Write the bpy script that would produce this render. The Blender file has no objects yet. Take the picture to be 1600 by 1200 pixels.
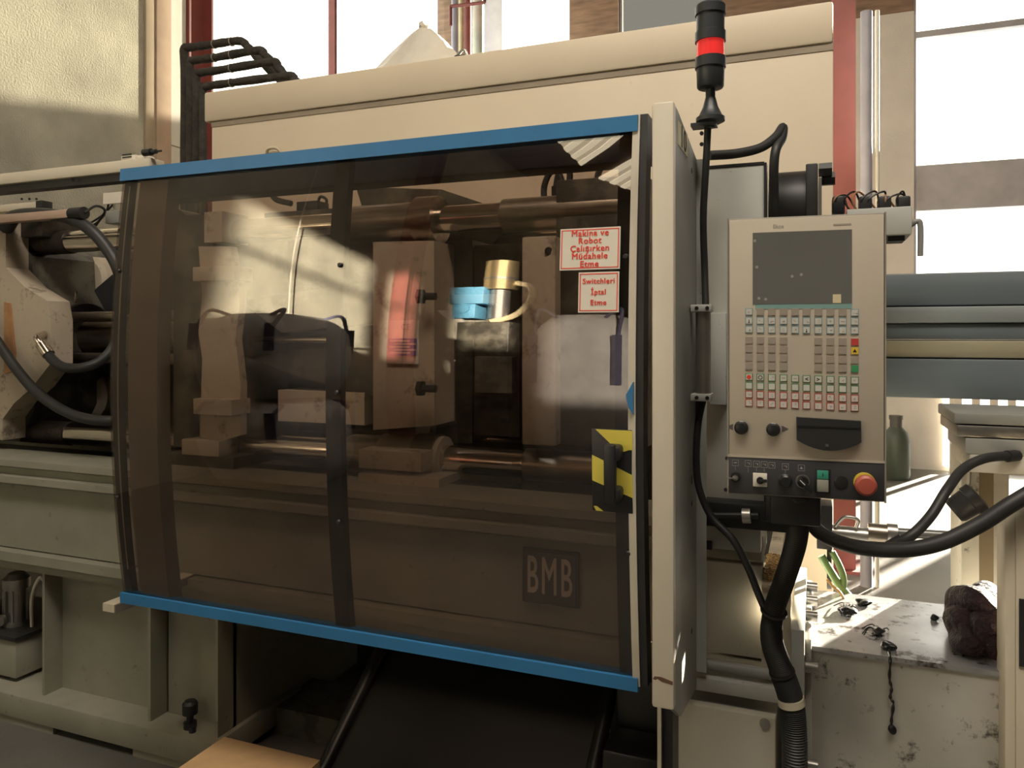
import bpy, bmesh, math, random
from mathutils import Vector, Matrix

random.seed(7)
SC = bpy.context.scene
COL = SC.collection

# ------------------------------------------------------------------ camera
YAW = math.radians(21.5)
S_, C_ = math.sin(YAW), math.cos(YAW)
EYE = 1.5
FOC, HZ = 1200.0, 520.0            # focal length and horizon row, in pixels of the 1600x1200 frame
cam = bpy.data.cameras.new('camera')
cam.sensor_width = 36.0
cam.lens = 36.0 * FOC / 1600.0
cam.shift_y = (HZ - 600.0) / 1600.0
cam.clip_start = 0.02
camo = bpy.data.objects.new('camera', cam)
COL.objects.link(camo)
camo.location = (0, 0, EYE)
camo.rotation_euler = (math.radians(90), 0, YAW)
SC.camera = camo

# ------------------------------------------------------------------ light
SUN = Vector((0.5, 1.0, 0.165)).normalized()          # towards the sun
w = bpy.data.worlds.new('sky'); SC.world = w; w.use_nodes = True
bg = w.node_tree.nodes['Background']
bg.inputs[0].default_value = (1.0, 0.95, 0.86, 1); bg.inputs[1].default_value = 3.2
sl = bpy.data.lights.new('sun', 'SUN'); sl.energy = 95; sl.angle = math.radians(0.9); sl.color = (1.0, 0.89, 0.73)
slo = bpy.data.objects.new('sun', sl); COL.objects.link(slo)
slo.rotation_euler = SUN.to_track_quat('Z', 'Y').to_euler()


def area(name, loc, target, sx, sy, power, col):
    l = bpy.data.lights.new(name, 'AREA'); l.shape = 'RECTANGLE'; l.size = sx; l.size_y = sy
    l.energy = power; l.color = col
    o = bpy.data.objects.new(name, l); COL.objects.link(o); o.location = loc
    o.rotation_euler = (Vector(loc) - Vector(target)).to_track_quat('Z', 'Y').to_euler()
    return o


# added fill lamp over the aisle, brightens the machine fronts
area('aisle_fill', (0.3, -0.3, 6.6), (-0.3, 1.9, 1.6), 4.2, 1.6, 300, (1.0, 0.91, 0.78))

SC.view_settings.view_transform = 'Standard'
SC.view_settings.look = 'None'
SC.view_settings.gamma = 1.0
SC.view_settings.use_curve_mapping = False
SC.view_settings.exposure = 0.12
SC.cycles.max_bounces = 10
SC.cycles.diffuse_bounces = 4
SC.cycles.glossy_bounces = 4
SC.cycles.transparent_max_bounces = 16
SC.cycles.sample_clamp_indirect = 6.0
SC.cycles.caustics_reflective = False
SC.cycles.caustics_refractive = False


# ------------------------------------------------------------------ pixel helpers (real depth always given)
def px_x(u, Y):
    a = (u - 800) / FOC
    return Y * (-S_ + a * C_) / (C_ + a * S_)


def px_z(u, v, Y):
    a = (u - 800) / FOC
    return EYE + Y / (C_ + a * S_) * (HZ - v) / FOC


def at(u, v, Y):
    return Vector((px_x(u, Y), Y, px_z(u, v, Y)))


def on_z(u, v, Z):
    t = (EYE - Z) * FOC / (v - HZ)
    a = (u - 800) / FOC
    return Vector((t * (-S_ + a * C_), t * (C_ + a * S_), Z))


def pxm(u, Y):                      # metres per pixel at that place
    a = (u - 800) / FOC
    return Y / (C_ + a * S_) / FOC


# ------------------------------------------------------------------ materials
MATS = {}


def mat(name, col, rough=0.5, metal=0.0, var=0.12, scale=6.0, bump=0.0, bscale=60.0, dirt=0.0, dscale=14.0,
        dcol=(0.05, 0.04, 0.03), spec=0.5, emis=None, estr=0.0, stretch=(1, 1, 1), dthr=0.62):
    if name in MATS:
        return MATS[name]
    m = bpy.data.materials.new(name); m.use_nodes = True
    nt = m.node_tree; N = nt.nodes; L = nt.links
    b = N['Principled BSDF']
    b.inputs['Roughness'].default_value = rough
    b.inputs['Metallic'].default_value = metal
    b.inputs['Specular IOR Level'].default_value = spec
    c4 = (col[0], col[1], col[2], 1)
    b.inputs['Base Color'].default_value = c4
    if emis:
        b.inputs['Emission Color'].default_value = (*emis, 1); b.inputs['Emission Strength'].default_value = estr
    tc = N.new('ShaderNodeTexCoord'); mp = N.new('ShaderNodeMapping')
    mp.inputs['Scale'].default_value = stretch
    L.new(tc.outputs['Object'], mp.inputs['Vector'])
    out = None
    if var > 0:
        n = N.new('ShaderNodeTexNoise'); n.inputs['Scale'].default_value = scale; n.inputs['Detail'].default_value = 6
        L.new(mp.outputs[0], n.inputs['Vector'])
        r = N.new('ShaderNodeValToRGB')
        r.color_ramp.elements[0].position = 0.3; r.color_ramp.elements[1].position = 0.7
        r.color_ramp.elements[0].color = (*[max(0, x * (1 - var)) for x in col], 1)
        r.color_ramp.elements[1].color = (*[min(1, x * (1 + var * 0.6)) for x in col], 1)
        L.new(n.outputs['Fac'], r.inputs[0]); out = r.outputs[0]
    if dirt > 0:
        n2 = N.new('ShaderNodeTexNoise'); n2.inputs['Scale'].default_value = dscale; n2.inputs['Detail'].default_value = 9
        n2.inputs['Roughness'].default_value = 0.7
        L.new(mp.outputs[0], n2.inputs['Vector'])
        r2 = N.new('ShaderNodeValToRGB')
        dthr -= 0.045
        r2.color_ramp.elements[0].position = dthr; r2.color_ramp.elements[1].position = dthr + 0.09
        r2.color_ramp.elements[0].color = (0, 0, 0, 1); r2.color_ramp.elements[1].color = (dirt, dirt, dirt, 1)
        L.new(n2.outputs['Fac'], r2.inputs[0])
        mx = N.new('ShaderNodeMix'); mx.data_type = 'RGBA'
        L.new(r2.outputs[0], mx.inputs[0])
        if out: L.new(out, mx.inputs[6])
        else: mx.inputs[6].default_value = c4
        mx.inputs[7].default_value = (*dcol, 1)
        out = mx.outputs[2]
    if out: L.new(out, b.inputs['Base Color'])
    if bump > 0:
        n3 = N.new('ShaderNodeTexNoise'); n3.inputs['Scale'].default_value = bscale; n3.inputs['Detail'].default_value = 5
        L.new(mp.outputs[0], n3.inputs['Vector'])
        bp = N.new('ShaderNodeBump'); bp.inputs['Strength'].default_value = bump; bp.inputs['Distance'].default_value = 0.02
        L.new(n3.outputs['Fac'], bp.inputs['Height']); L.new(bp.outputs[0], b.inputs['Normal'])
    MATS[name] = m
    return m


def pane_mat(name, tint, ior, rough=0.0):
    m = bpy.data.materials.new(name); m.use_nodes = True
    nt = m.node_tree; N = nt.nodes; L = nt.links
    for n in list(N):
        if n.type != 'OUTPUT_MATERIAL': N.remove(n)
    o = [n for n in N if n.type == 'OUTPUT_MATERIAL'][0]
    t = N.new('ShaderNodeBsdfTransparent'); t.inputs[0].default_value = (*tint, 1)
    g = N.new('ShaderNodeBsdfGlossy'); g.inputs['Roughness'].default_value = rough
    g.inputs[0].default_value = (1, 1, 1, 1)
    f = N.new('ShaderNodeFresnel')
    ge = N.new('ShaderNodeNewGeometry'); ma = N.new('ShaderNodeMath'); ma.operation = 'MULTIPLY_ADD'   # same Fresnel on both faces of a thin sheet
    ma.inputs[1].default_value = 1.0 / ior - ior; ma.inputs[2].default_value = ior
    L.new(ge.outputs['Backfacing'], ma.inputs[0]); L.new(ma.outputs[0], f.inputs[0])
    mx = N.new('ShaderNodeMixShader')
    L.new(f.outputs[0], mx.inputs[0]); L.new(t.outputs[0], mx.inputs[1]); L.new(g.outputs[0], mx.inputs[2])
    L.new(mx.outputs[0], o.inputs[0])
    MATS[name] = m
    return m


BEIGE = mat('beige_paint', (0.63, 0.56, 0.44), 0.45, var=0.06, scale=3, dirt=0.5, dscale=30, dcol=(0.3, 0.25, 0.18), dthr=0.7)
HOOD = mat('hood_paint', (0.72, 0.61, 0.46), 0.55, var=0.05, scale=2, dirt=0.3, dscale=25, dcol=(0.4, 0.32, 0.22), dthr=0.7)
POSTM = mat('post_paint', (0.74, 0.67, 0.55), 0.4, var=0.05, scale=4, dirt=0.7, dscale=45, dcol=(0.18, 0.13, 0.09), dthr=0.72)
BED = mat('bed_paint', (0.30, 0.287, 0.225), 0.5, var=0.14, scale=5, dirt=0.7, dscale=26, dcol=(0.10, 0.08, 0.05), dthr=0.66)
WHITEP = mat('grey_white_paint', (0.55, 0.55, 0.51), 0.45, var=0.1, scale=5, dirt=0.9, dscale=40, dcol=(0.05, 0.045, 0.04), dthr=0.69)
DIRTYW = mat('oily_white_paint', (0.50, 0.48, 0.43), 0.4, var=0.2, scale=5, dirt=0.9, dscale=16, dcol=(0.06, 0.045, 0.03), dthr=0.63)
BASETOP = mat('oily_base_top', (0.50, 0.50, 0.51), 0.26, metal=0.55, var=0.3, scale=8, dirt=0.9, dscale=18, dcol=(0.05, 0.035, 0.02), dthr=0.58)
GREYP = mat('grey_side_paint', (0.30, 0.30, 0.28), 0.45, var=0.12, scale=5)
BLUE = mat('blue_paint', (0.035, 0.19, 0.42), 0.42, var=0.1, scale=6, dirt=0.25, dscale=50, dcol=(0.3, 0.3, 0.28), dthr=0.72)
BLACK = mat('black_plastic', (0.018, 0.018, 0.02), 0.45, var=0.2)
RUBBER = mat('black_rubber', (0.03, 0.03, 0.03), 0.5, var=0.25, scale=15)
DARKM = mat('dark_steel', (0.035, 0.035, 0.036), 0.45, metal=0.3, var=0.3, scale=10)
GREASE = mat('greasy_dark_metal', (0.04, 0.033, 0.026), 0.4, metal=0.4, var=0.4, scale=14, bump=0.2)
CHROME = mat('chrome', (0.72, 0.66, 0.58), 0.16, metal=1.0, var=0.12, scale=9, stretch=(0.3, 6, 6))
WORN = mat('worn_steel', (0.34, 0.29, 0.23), 0.32, metal=0.9, var=0.4, scale=12, stretch=(0.4, 5, 5))
STEEL = mat('steel', (0.45, 0.43, 0.4), 0.35, metal=0.9, var=0.25)
CAST = mat('cast_beige', (0.50, 0.42, 0.32), 0.5, var=0.15, scale=5, dirt=0.7, dscale=10, dcol=(0.10, 0.07, 0.045), dthr=0.6)
RUST = mat('rusty_beige', (0.42, 0.22, 0.10), 0.7, var=0.4, scale=10)
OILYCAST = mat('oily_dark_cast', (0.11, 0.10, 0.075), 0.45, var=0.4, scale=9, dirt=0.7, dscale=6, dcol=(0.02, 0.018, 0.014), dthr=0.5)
REDP = mat('red_oxide_paint', (0.20, 0.055, 0.045), 0.55, var=0.15)
YELLOW = mat('hazard_yellow', (0.78, 0.66, 0.10), 0.45, var=0.04)
WHITES = mat('white_vinyl', (0.80, 0.74, 0.64), 0.35, var=0.04, scale=12, dirt=0.3, dscale=20, dcol=(0.3, 0.26, 0.2), dthr=0.72)
REDINK = mat('red_ink', (0.80, 0.075, 0.05), 0.5, var=0)
BLACKINK = mat('black_ink', (0.012, 0.012, 0.012), 0.6, var=0)
WHITEINK = mat('white_ink', (0.72, 0.72, 0.7), 0.6, var=0)
GREYINK = mat('grey_ink', (0.34, 0.31, 0.28), 0.6, var=0)
BLUEINK = mat('violet_ink', (0.10, 0.08, 0.26), 0.6, var=0)
GLASS = pane_mat('bronze_acrylic', (0.71, 0.645, 0.605), 1.7)
CLEAR = pane_mat('window_glass', (0.96, 0.97, 0.96), 1.3)
STUCCO = mat('stucco_plaster', (0.50, 0.475, 0.375), 0.9, var=0.22, scale=3, bump=0.5, bscale=75, spec=0.15)
CONCRETE = mat('concrete_floor', (0.14, 0.135, 0.12), 0.45, var=0.3, scale=1.4, dirt=0.7, dscale=3.5, dcol=(0.12, 0.11, 0.09), dthr=0.6, bump=0.1)
BACKWALL = mat('back_wall_paint', (0.78, 0.75, 0.67), 0.85, var=0.1, scale=2, bump=0.2)
ROOFM = mat('brown_roof_sheet', (0.26, 0.17, 0.11), 0.6, var=0.4, scale=3, stretch=(1, 6, 6))
CARD = mat('kraft_card', (0.50, 0.31, 0.15), 0.8, var=0.08, scale=20)
PASTIC = mat('wrapping_film', (0.75, 0.70, 0.6), 0.25, var=0.1, bump=0.4, bscale=14)


# ------------------------------------------------------------------ mesh building
class MB:
    def __init__(self):
        self.bm = bmesh.new(); self.mi = 0

    def _set(self, faces):
        for f in faces: f.material_index = self.mi

    def box(self, x0, x1, y0, y1, z0, z1, bev=0.0, M=None):
        x0, x1 = min(x0, x1), max(x0, x1); y0, y1 = min(y0, y1), max(y0, y1); z0, z1 = min(z0, z1), max(z0, z1)
        r = bmesh.ops.create_cube(self.bm, size=1.0)
        vs = r['verts']
        for v in vs:
            v.co = Vector(((x0 + x1) / 2 + v.co.x * (x1 - x0), (y0 + y1) / 2 + v.co.y * (y1 - y0), (z0 + z1) / 2 + v.co.z * (z1 - z0)))
        fs = {f for v in vs for f in v.link_faces}
        if bev > 0:
            es = list({e for v in vs for e in v.link_edges})
            rr = bmesh.ops.bevel(self.bm, geom=es, offset=bev, segments=2, affect='EDGES', profile=0.5, clamp_overlap=True)
            fs = {f for v in rr['verts'] for f in v.link_faces} | {f for f in fs if f.is_valid}
            vs = list({v for f in fs for v in f.verts})
        if M is not None:
            for v in vs: v.co = M @ v.co
        self._set(fs)
        return self

    def prism(self, pts, axis, a0, a1):
        """pts: 2D outline; axis 'x': (y,z), 'y': (x,z), 'z': (x,y)"""
        def mk(p, a):
            if axis == 'x': return Vector((a, p[0], p[1]))
            if axis == 'y': return Vector((p[0], a, p[1]))
            return Vector((p[0], p[1], a))
        A = [self.bm.verts.new(mk(p, a0)) for p in pts]
        B = [self.bm.verts.new(mk(p, a1)) for p in pts]
        fs = [self.bm.faces.new(A), self.bm.faces.new(list(reversed(B)))]
        n = len(pts)
        for i in range(n):
            fs.append(self.bm.faces.new((A[i], B[i], B[(i + 1) % n], A[(i + 1) % n])))
        self._set(fs)
        bmesh.ops.recalc_face_normals(self.bm, faces=fs)
        return self

    def ring(self, c, d, r, seg, ref=None):
        d = d.normalized()
        if ref is None: ref = Vector((0, 0, 1)) if abs(d.z) < 0.9 else Vector((1, 0, 0))
        x = d.cross(ref).normalized(); y = d.cross(x).normalized()
        return [self.bm.verts.new(c + (x * math.cos(2 * math.pi * i / seg) + y * math.sin(2 * math.pi * i / seg)) * r) for i in range(seg)]

    def skin(self, rings, cap=True):
        fs = []
        for a, b in zip(rings[:-1], rings[1:]):
            n = len(a)
            for i in range(n):
                fs.append(self.bm.faces.new((a[i], a[(i + 1) % n], b[(i + 1) % n], b[i])))
        if cap:
            fs.append(self.bm.faces.new(list(reversed(rings[0])))); fs.append(self.bm.faces.new(rings[-1]))
        self._set(fs)
        bmesh.ops.recalc_face_normals(self.bm, faces=fs)
        return self

    def cyl(self, p0, p1, r0, r1=None, seg=24):
        p0, p1 = Vector(p0), Vector(p1)
        if r1 is None: r1 = r0
        d = p1 - p0
        return self.skin([self.ring(p0, d, r0, seg), self.ring(p1, d, r1, seg)])

    def lathe(self, origin, d, prof, seg=32):
        """prof: list of (distance along d, radius)"""
        o = Vector(origin); d = Vector(d).normalized()
        return self.skin([self.ring(o + d * h, d, max(r, 1e-4), seg) for h, r in prof])

    def tube(self, pts, r, seg=12, sub=8, radii=None):
        pts = [Vector(p) for p in pts]
        P = smooth(pts, sub)
        rings = []; ref = None
        for i, p in enumerate(P):
            d = (P[min(i + 1, len(P) - 1)] - P[max(i - 1, 0)]).normalized()
            if ref is None: ref = Vector((0, 0, 1)) if abs(d.z) < 0.9 else Vector((1, 0, 0))
            x = d.cross(ref).normalized(); ref = x.cross(d).normalized()
            rr = r if radii is None else radii(i, len(P))
            rings.append([self.bm.verts.new(p + (x * math.cos(2 * math.pi * k / seg) + ref * math.sin(2 * math.pi * k / seg)) * rr) for k in range(seg)])
        return self.skin(rings)

    def blob(self, c, rx, ry, rz, amp=0.2, sub=3, seed=0):
        r = bmesh.ops.create_icosphere(self.bm, subdivisions=sub, radius=1.0)
        rnd = random.Random(seed)
        ks = [(Vector((rnd.uniform(-4, 4), rnd.uniform(-4, 4), rnd.uniform(-4, 4))), rnd.uniform(0, 6)) for _ in range(7)]
        for v in r['verts']:
            k = 1 + amp * sum(math.sin(v.co.dot(a) + p) for a, p in ks) / 3
            v.co = Vector((c[0] + v.co.x * rx * k, c[1] + v.co.y * ry * k, c[2] + v.co.z * rz * k))
        self._set({f for v in r['verts'] for f in v.link_faces})
        return self

    def sphere(self, c, r, seg=16):
        q = bmesh.ops.create_uvsphere(self.bm, u_segments=seg, v_segments=seg // 2, radius=r)
        for v in q['verts']: v.co += Vector(c)
        self._set({f for v in q['verts'] for f in v.link_faces})
        return self

    def mesh(self, name, mats, off=Vector((0, 0, 0)), angle=35):
        me = bpy.data.meshes.new(name)
        for v in self.bm.verts: v.co -= off
        self.bm.to_mesh(me); self.bm.free()
        for m in (mats if isinstance(mats, (list, tuple)) else [mats]): me.materials.append(m)
        for p in me.polygons: p.use_smooth = True
        me.set_sharp_from_angle(angle=math.radians(angle))
        return me


def smooth(pts, sub):
    if len(pts) < 3: return pts
    P = [pts[0] * 2 - pts[1]] + pts + [pts[-1] * 2 - pts[-2]]
    out = []
    for i in range(1, len(P) - 2):
        a, b, c, d = P[i - 1], P[i], P[i + 1], P[i + 2]
        for k in range(sub):
            t = k / sub
            out.append(0.5 * ((2 * b) + (c - a) * t + (2 * a - 5 * b + 4 * c - d) * t * t + (3 * b - a - 3 * c + d) * t ** 3))
    out.append(pts[-1])
    return out


def tag(o, label=None, cat=None, group=None, kind=None):
    if label: o['label'] = label
    if cat: o['category'] = cat
    if group: o['group'] = group
    if kind: o['kind'] = kind
    return o


def thing(name, label, cat, loc=(0, 0, 0), rotz=0.0, group=None):
    o = bpy.data.objects.new(name, None); COL.objects.link(o)
    o.empty_display_size = 0.05
    o.location = loc; o.rotation_euler = (0, 0, rotz)
    return tag(o, label, cat, group)


def rootloc(o):
    while o.parent: o = o.parent
    return Vector(o.location)


def part(name, mb, mats, parent, local=False, label=None, kind=None, angle=35):
    """mesh given in world axes (or in the thing's own axes when local) as a child"""
    off = Vector((0, 0, 0)) if local else rootloc(parent)
    o = bpy.data.objects.new(name, mb.mesh(name, mats, off, angle)); COL.objects.link(o); o.parent = parent
    if label: o['label'] = label
    if kind: o['kind'] = kind
    return o


def solo(name, mb, mats, label, cat, group=None, kind=None, loc=None, angle=35):
    loc = Vector(loc) if loc is not None else Vector((0, 0, 0))
    o = bpy.data.objects.new(name, mb.mesh(name, mats, loc, angle)); COL.objects.link(o); o.location = loc
    return tag(o, label, cat, group, kind)


def struct(name, mb, mats):
    o = bpy.data.objects.new(name, mb.mesh(name, mats)); COL.objects.link(o); o['kind'] = 'structure'
    return o


def text_mesh(name, body, size, m, weight=0.0, bold=0.0, extrude=0.0006, align='CENTER', sx=1.0, spacing=1.0):
    cu = bpy.data.curves.new(name, 'FONT'); cu.body = body; cu.size = size; cu.align_x = align; cu.align_y = 'CENTER'
    cu.extrude = extrude; cu.offset = bold; cu.resolution_u = 3; cu.space_character = spacing
    t = bpy.data.objects.new(name + '_tmp', cu); COL.objects.link(t)
    dg = bpy.context.evaluated_depsgraph_get(); dg.update()
    me = bpy.data.meshes.new_from_object(t.evaluated_get(dg))
    bpy.data.objects.remove(t); bpy.data.curves.remove(cu)
    me.materials.clear(); me.materials.append(m)
    if weight > 0:                      # heavier strokes: the glyphs repeated a hair apart
        b_ = bmesh.new()
        for lay, (dx_, dy_) in enumerate(((-1, 0), (1, 0), (0, .6), (0, -.6))):
            me2 = me.copy(); me2.transform(Matrix.Translation((dx_ * weight, dy_ * weight, lay * 0.00012))); b_.from_mesh(me2); bpy.data.meshes.remove(me2)
        b_.to_mesh(me); b_.free()
    return me


def text(name, body, size, m, M, parent, local=False, **kw):
    """M maps the text plane (x right, y up, z to the reader) into place"""
    me = text_mesh(name, body, size, m, **kw)
    me.transform(M)
    if not local: me.transform(Matrix.Translation(-rootloc(parent)))
    o = bpy.data.objects.new(name, me); COL.objects.link(o); o.parent = parent
    return o


def face_M(pos, right=(1, 0, 0), up=(0, 0, 1)):
    r = Vector(right).normalized(); u = Vector(up).normalized(); n = r.cross(u)
    return Matrix(((r.x, u.x, n.x, pos[0]), (r.y, u.y, n.y, pos[1]), (r.z, u.z, n.z, pos[2]), (0, 0, 0, 1)))


# =================================================================== THE HALL
ROOF, BACKY, FRONTY, ENDX, RIGHTX = 6.8, 9.5, -10.5, -4.6, 9.0
fl = MB().box(ENDX - 0.3, RIGHTX + 0.3, FRONTY - 0.3, BACKY + 0.3, -0.2, 0)
struct('floor', fl, CONCRETE)
# end wall on the left, with an opening for the tall windows beyond the red column
b = MB()
b.box(ENDX - 0.25, ENDX, FRONTY, 4.665, 0, ROOF)
b.box(ENDX - 0.25, ENDX, 4.95, BACKY, 0, 2.3).box(ENDX - 0.25, ENDX, 4.95, BACKY, 6.2, ROOF)
struct('wall_left', b, STUCCO)
# back wall with its window openings, the last two added for sun on mirrored things  (x0, x1, z0, z1)
wins = [(-3.83, -2.94, 3.9, 6.3), (-2.3, -1.1, 3.95, 6.0), (1.02, 2.75, 1.75, 5.45), (3.25, 3.9, 3.7, 5.6), (4.05, 5.2, 2.95, 4.35)]
SUN_SLOT = (3.25, 4.4, 1.6, 2.13)            # slot added under the fourth window, lets sun onto the injection base
b = MB()
def wallbox(x0, x1, z0, z1): b.box(x0, x1, BACKY, BACKY + 0.22, z0, z1)
xs = [ENDX - 0.25, wins[0][0], wins[0][1], wins[1][0], wins[1][1], wins[2][0], wins[2][1], SUN_SLOT[0]]
for i in range(0, 8, 2): wallbox(xs[i], xs[i + 1], 0, 5.05)
for x0, x1, z0, z1 in wins[:2]: wallbox(x0, x1, 0, z0)
GATE = (1.3, 2.72, 0.05, 1.0)                 # low opening behind the slatted gate
wallbox(wins[2][0], GATE[0], 0, wins[2][2]); wallbox(GATE[0], GATE[1], 0, GATE[2]); wallbox(GATE[0], GATE[1], GATE[3], wins[2][2]); wallbox(GATE[1], wins[2][1], 0, wins[2][2])
wallbox(SUN_SLOT[0], SUN_SLOT[1], 0, SUN_SLOT[2])
wallbox(SUN_SLOT[0], wins[3][1], SUN_SLOT[3], wins[3][2])
wallbox(wins[3][1], wins[4][0], SUN_SLOT[3], 5.05); wallbox(wins[4][0], SUN_SLOT[1], SUN_SLOT[3], wins[4][2])
wallbox(SUN_SLOT[1], wins[4][1], 0, wins[4][2]); wallbox(wins[4][0], wins[4][1], wins[4][3], 5.05)
wallbox(wins[4][1], RIGHTX + 0.25, 0, 5.05)
struct('wall_back', b, BACKWALL)
b = MB()
xs = [ENDX - 0.25] + [q for wv in wins[:4] for q in wv[:2]] + [RIGHTX + 0.25]
for i in range(0, len(xs), 2): wallbox(xs[i], xs[i + 1], 5.05, ROOF)
for x0, x1, z0, z1 in wins[:4]: wallbox(x0, x1, z1, ROOF)
struct('trim_1', b, ROOFM)
DARKWALL = mat('dim_wall_paint', (0.22, 0.20, 0.17), 0.9, var=0.15)
struct('wall_right', MB().box(RIGHTX, RIGHTX + 0.25, FRONTY, BACKY, 0, ROOF), DARKWALL)
struct('wall_front', MB().box(ENDX, RIGHTX, FRONTY - 0.25, FRONTY, 0, ROOF), DARKWALL)
struct('ceiling', MB().box(ENDX - 0.25, RIGHTX + 0.25, FRONTY - 0.25, BACKY + 0.22, ROOF, ROOF + 0.15), ROOFM)
FRAME = mat('window_frame_grey', (0.45, 0.45, 0.47), 0.5)


def window(n, x0, x1, z0, z1, bars, gm=None):
    o = struct('window_%d' % n, MB().box(x0, x1, BACKY + 0.10, BACKY + 0.106, z0, z1), gm or CLEAR)
    f = MB(); t = 0.03
    f.box(x0, x0 + t, BACKY + .07, BACKY + .14, z0, z1).box(x1 - t, x1, BACKY + .07, BACKY + .14, z0, z1)
    f.box(x0 + t, x1 - t, BACKY + .07, BACKY + .14, z0, z0 + t).box(x0 + t, x1 - t, BACKY + .07, BACKY + .14, z1 - t, z1)
    part('window_frame', f, FRAME, o)
    for z, h in bars: part('transom', MB().box(x0 + t, x1 - t, BACKY + .06, BACKY + .15, z - h / 2, z + h / 2), FRAME, o)
    return o


window(1, *wins[0], [])
window(2, *wins[1], [], pane_mat('sun_dimming_glass', (0.27, 0.27, 0.26), 1.3))  # pane tinted dark to tone down the sun on the end wall
window(3, *wins[2], [(3.1, 0.5), (4.8, 0.07)])
window(4, *wins[3], [])  # opening added so sun strikes the mirrored hopper
window(9, *wins[4], [], pane_mat('bag_sun_dimming_glass', (0.36, 0.36, 0.36), 1.3))  # added unseen window, its dark tint weakens the sun on the mirrored bag
window(10, *SUN_SLOT, [])
o = struct('window_5', MB().box(ENDX - 0.14, ENDX - 0.134, 4.95, BACKY, 2.3, 6.2), CLEAR)
for y in (6.83,):
    part('mullion', MB().box(ENDX - 0.16, ENDX - 0.08, y - 0.02, y + 0.02, 2.3, 6.2), REDP, o)
part('window_frame', MB().box(ENDX - 0.16, ENDX - 0.06, 4.95, BACKY, 2.3, 2.36).box(ENDX - 0.16, ENDX - 0.06, 4.95, BACKY, 6.14, 6.2), FRAME, o)

# pilaster, white lining board and red column along the end wall
y0 = ENDX / ((-S_ + (226 - 800) / FOC * C_) / (C_ + (226 - 800) / FOC * S_))
PIL = mat('pilaster_brown', (0.36, 0.29, 0.20), 0.8, var=0.1)
t = thing('pilaster', 'brown square wall pilaster beside the stucco wall', 'pillar', (ENDX, 4.3, 0))
part('shaft', MB().box(ENDX, ENDX + 0.025, 4.27, 4.36, 0, ROOF, 0.004), PIL, t)
part('edge_strip', MB().box(ENDX, ENDX + 0.035, 4.36, 4.50, 0, ROOF, 0.004), mat('pilaster_edge', (0.42, 0.31, 0.22), 0.8), t)
t = thing('lining_board', 'pale grey lining board between the pilaster and red column', 'board', (ENDX, 4.6, 0))
LIN = mat('lining_grey', (0.62, 0.60, 0.52), 0.6, var=0.05)
part('panel', MB().box(ENDX, ENDX + 0.02, 4.502, 4.66, 0, 2.93), LIN, t)
part('panel', MB().box(ENDX, ENDX + 0.02, 4.502, 4.66, 2.94, ROOF), LIN, t)


def ibeam(name, label, x0, x1, y0, y1, z1):
    t = thing(name, label, 'column', ((x0 + x1) / 2, (y0 + y1) / 2, 0))
    k = 0.02
    part('flange', MB().box(x0, x1, y0, y0 + k, 0, z1), REDP, t)
    part('flange', MB().box(x0, x1, y1 - k, y1, 0, z1), REDP, t)
    part('web', MB().box((x0 + x1) / 2 - k / 2, (x0 + x1) / 2 + k / 2, y0 + k, y1 - k, 0, z1), REDP, t)
    part('base_plate', MB().box(x0 - .05, x1 + .05, y0 - .05, y1 + .05, 0, 0.02), REDP, t)
    return t


ibeam('steel_column', 'dark red steel column left of the tall bright window', ENDX - 0.15, ENDX + 0.045, 4.67, 4.93, ROOF)
ibeam('steel_column', 'red steel column behind the control panel', 0.10, 0.24, 5.25, 5.45, ROOF)
ibeam('steel_column', 'red steel column mirrored in the safety door glass', ENDX, ENDX + 0.2, -4.75, -4.45, ROOF)

# vertical pipes at the far end, beside the window
GP = mat('pipe_grey_green', (0.55, 0.6, 0.52), 0.4); YP = mat('pipe_cream', (0.6, 0.55, 0.35), 0.4); VP = mat('pipe_violet_grey', (0.30, 0.30, 0.36), 0.5)
for u0, u1, m, lab in ((705, 716, VP, 'narrow dark pipe at the left of the far pipe bundle'), (716, 725, YP, 'cream coloured pipe in the far pipe bundle'),
                       (725, 737, REDP, 'dark red pipe in the far pipe bundle'), (737, 757, GP, 'pale green grey pipe in the far pipe bundle')):
    x0, x1 = px_x(u0, 8.6), px_x(u1, 8.6); r = (x1 - x0) / 2
    xm_ = (x0 + x1) / 2
    r *= .86
    tt = thing('vertical_pipe', lab, 'pipe', (xm_, 8.6, 0))
    part('pipe_run', MB().cyl((xm_, 8.6, 0), (xm_, 8.6, ROOF), r, seg=20), m, tt)
    part('coupling', MB().cyl((xm_, 8.6, 4.2), (xm_, 8.6, 4.28), r * 1.13, seg=20), m, tt)
x0, x1 = px_x(758, 9.2), px_x(789, 9.2)
t = thing('duct_column', 'grey violet square duct right of the far pipes', 'duct', ((x0 + x1) / 2, 9.3, 0))
part('duct_section', MB().box(x0, x1, 9.1, 9.45, 0, 3.4, 0.01), VP, t); part('duct_section', MB().box(x0, x1, 9.1, 9.45, 3.41, ROOF, 0.01), VP, t)
t = thing('pipe_bracket', 'thin red angle bracket around the far pipes', 'bracket', tuple(at(704, 40, 8.3)))
a0, a1, a2 = at(704, 40, 8.3), at(704, 10, 8.3), at(757, 4, 8.3)
part('upright', MB().tube([a0, a1], 0.02), REDP, t); part('crossbar', MB().tube([a1, a2], 0.02), REDP, t)
part('hook', MB().tube([a2, a2 + Vector((0, 0, 0.3))], 0.02), REDP, t)

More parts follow.
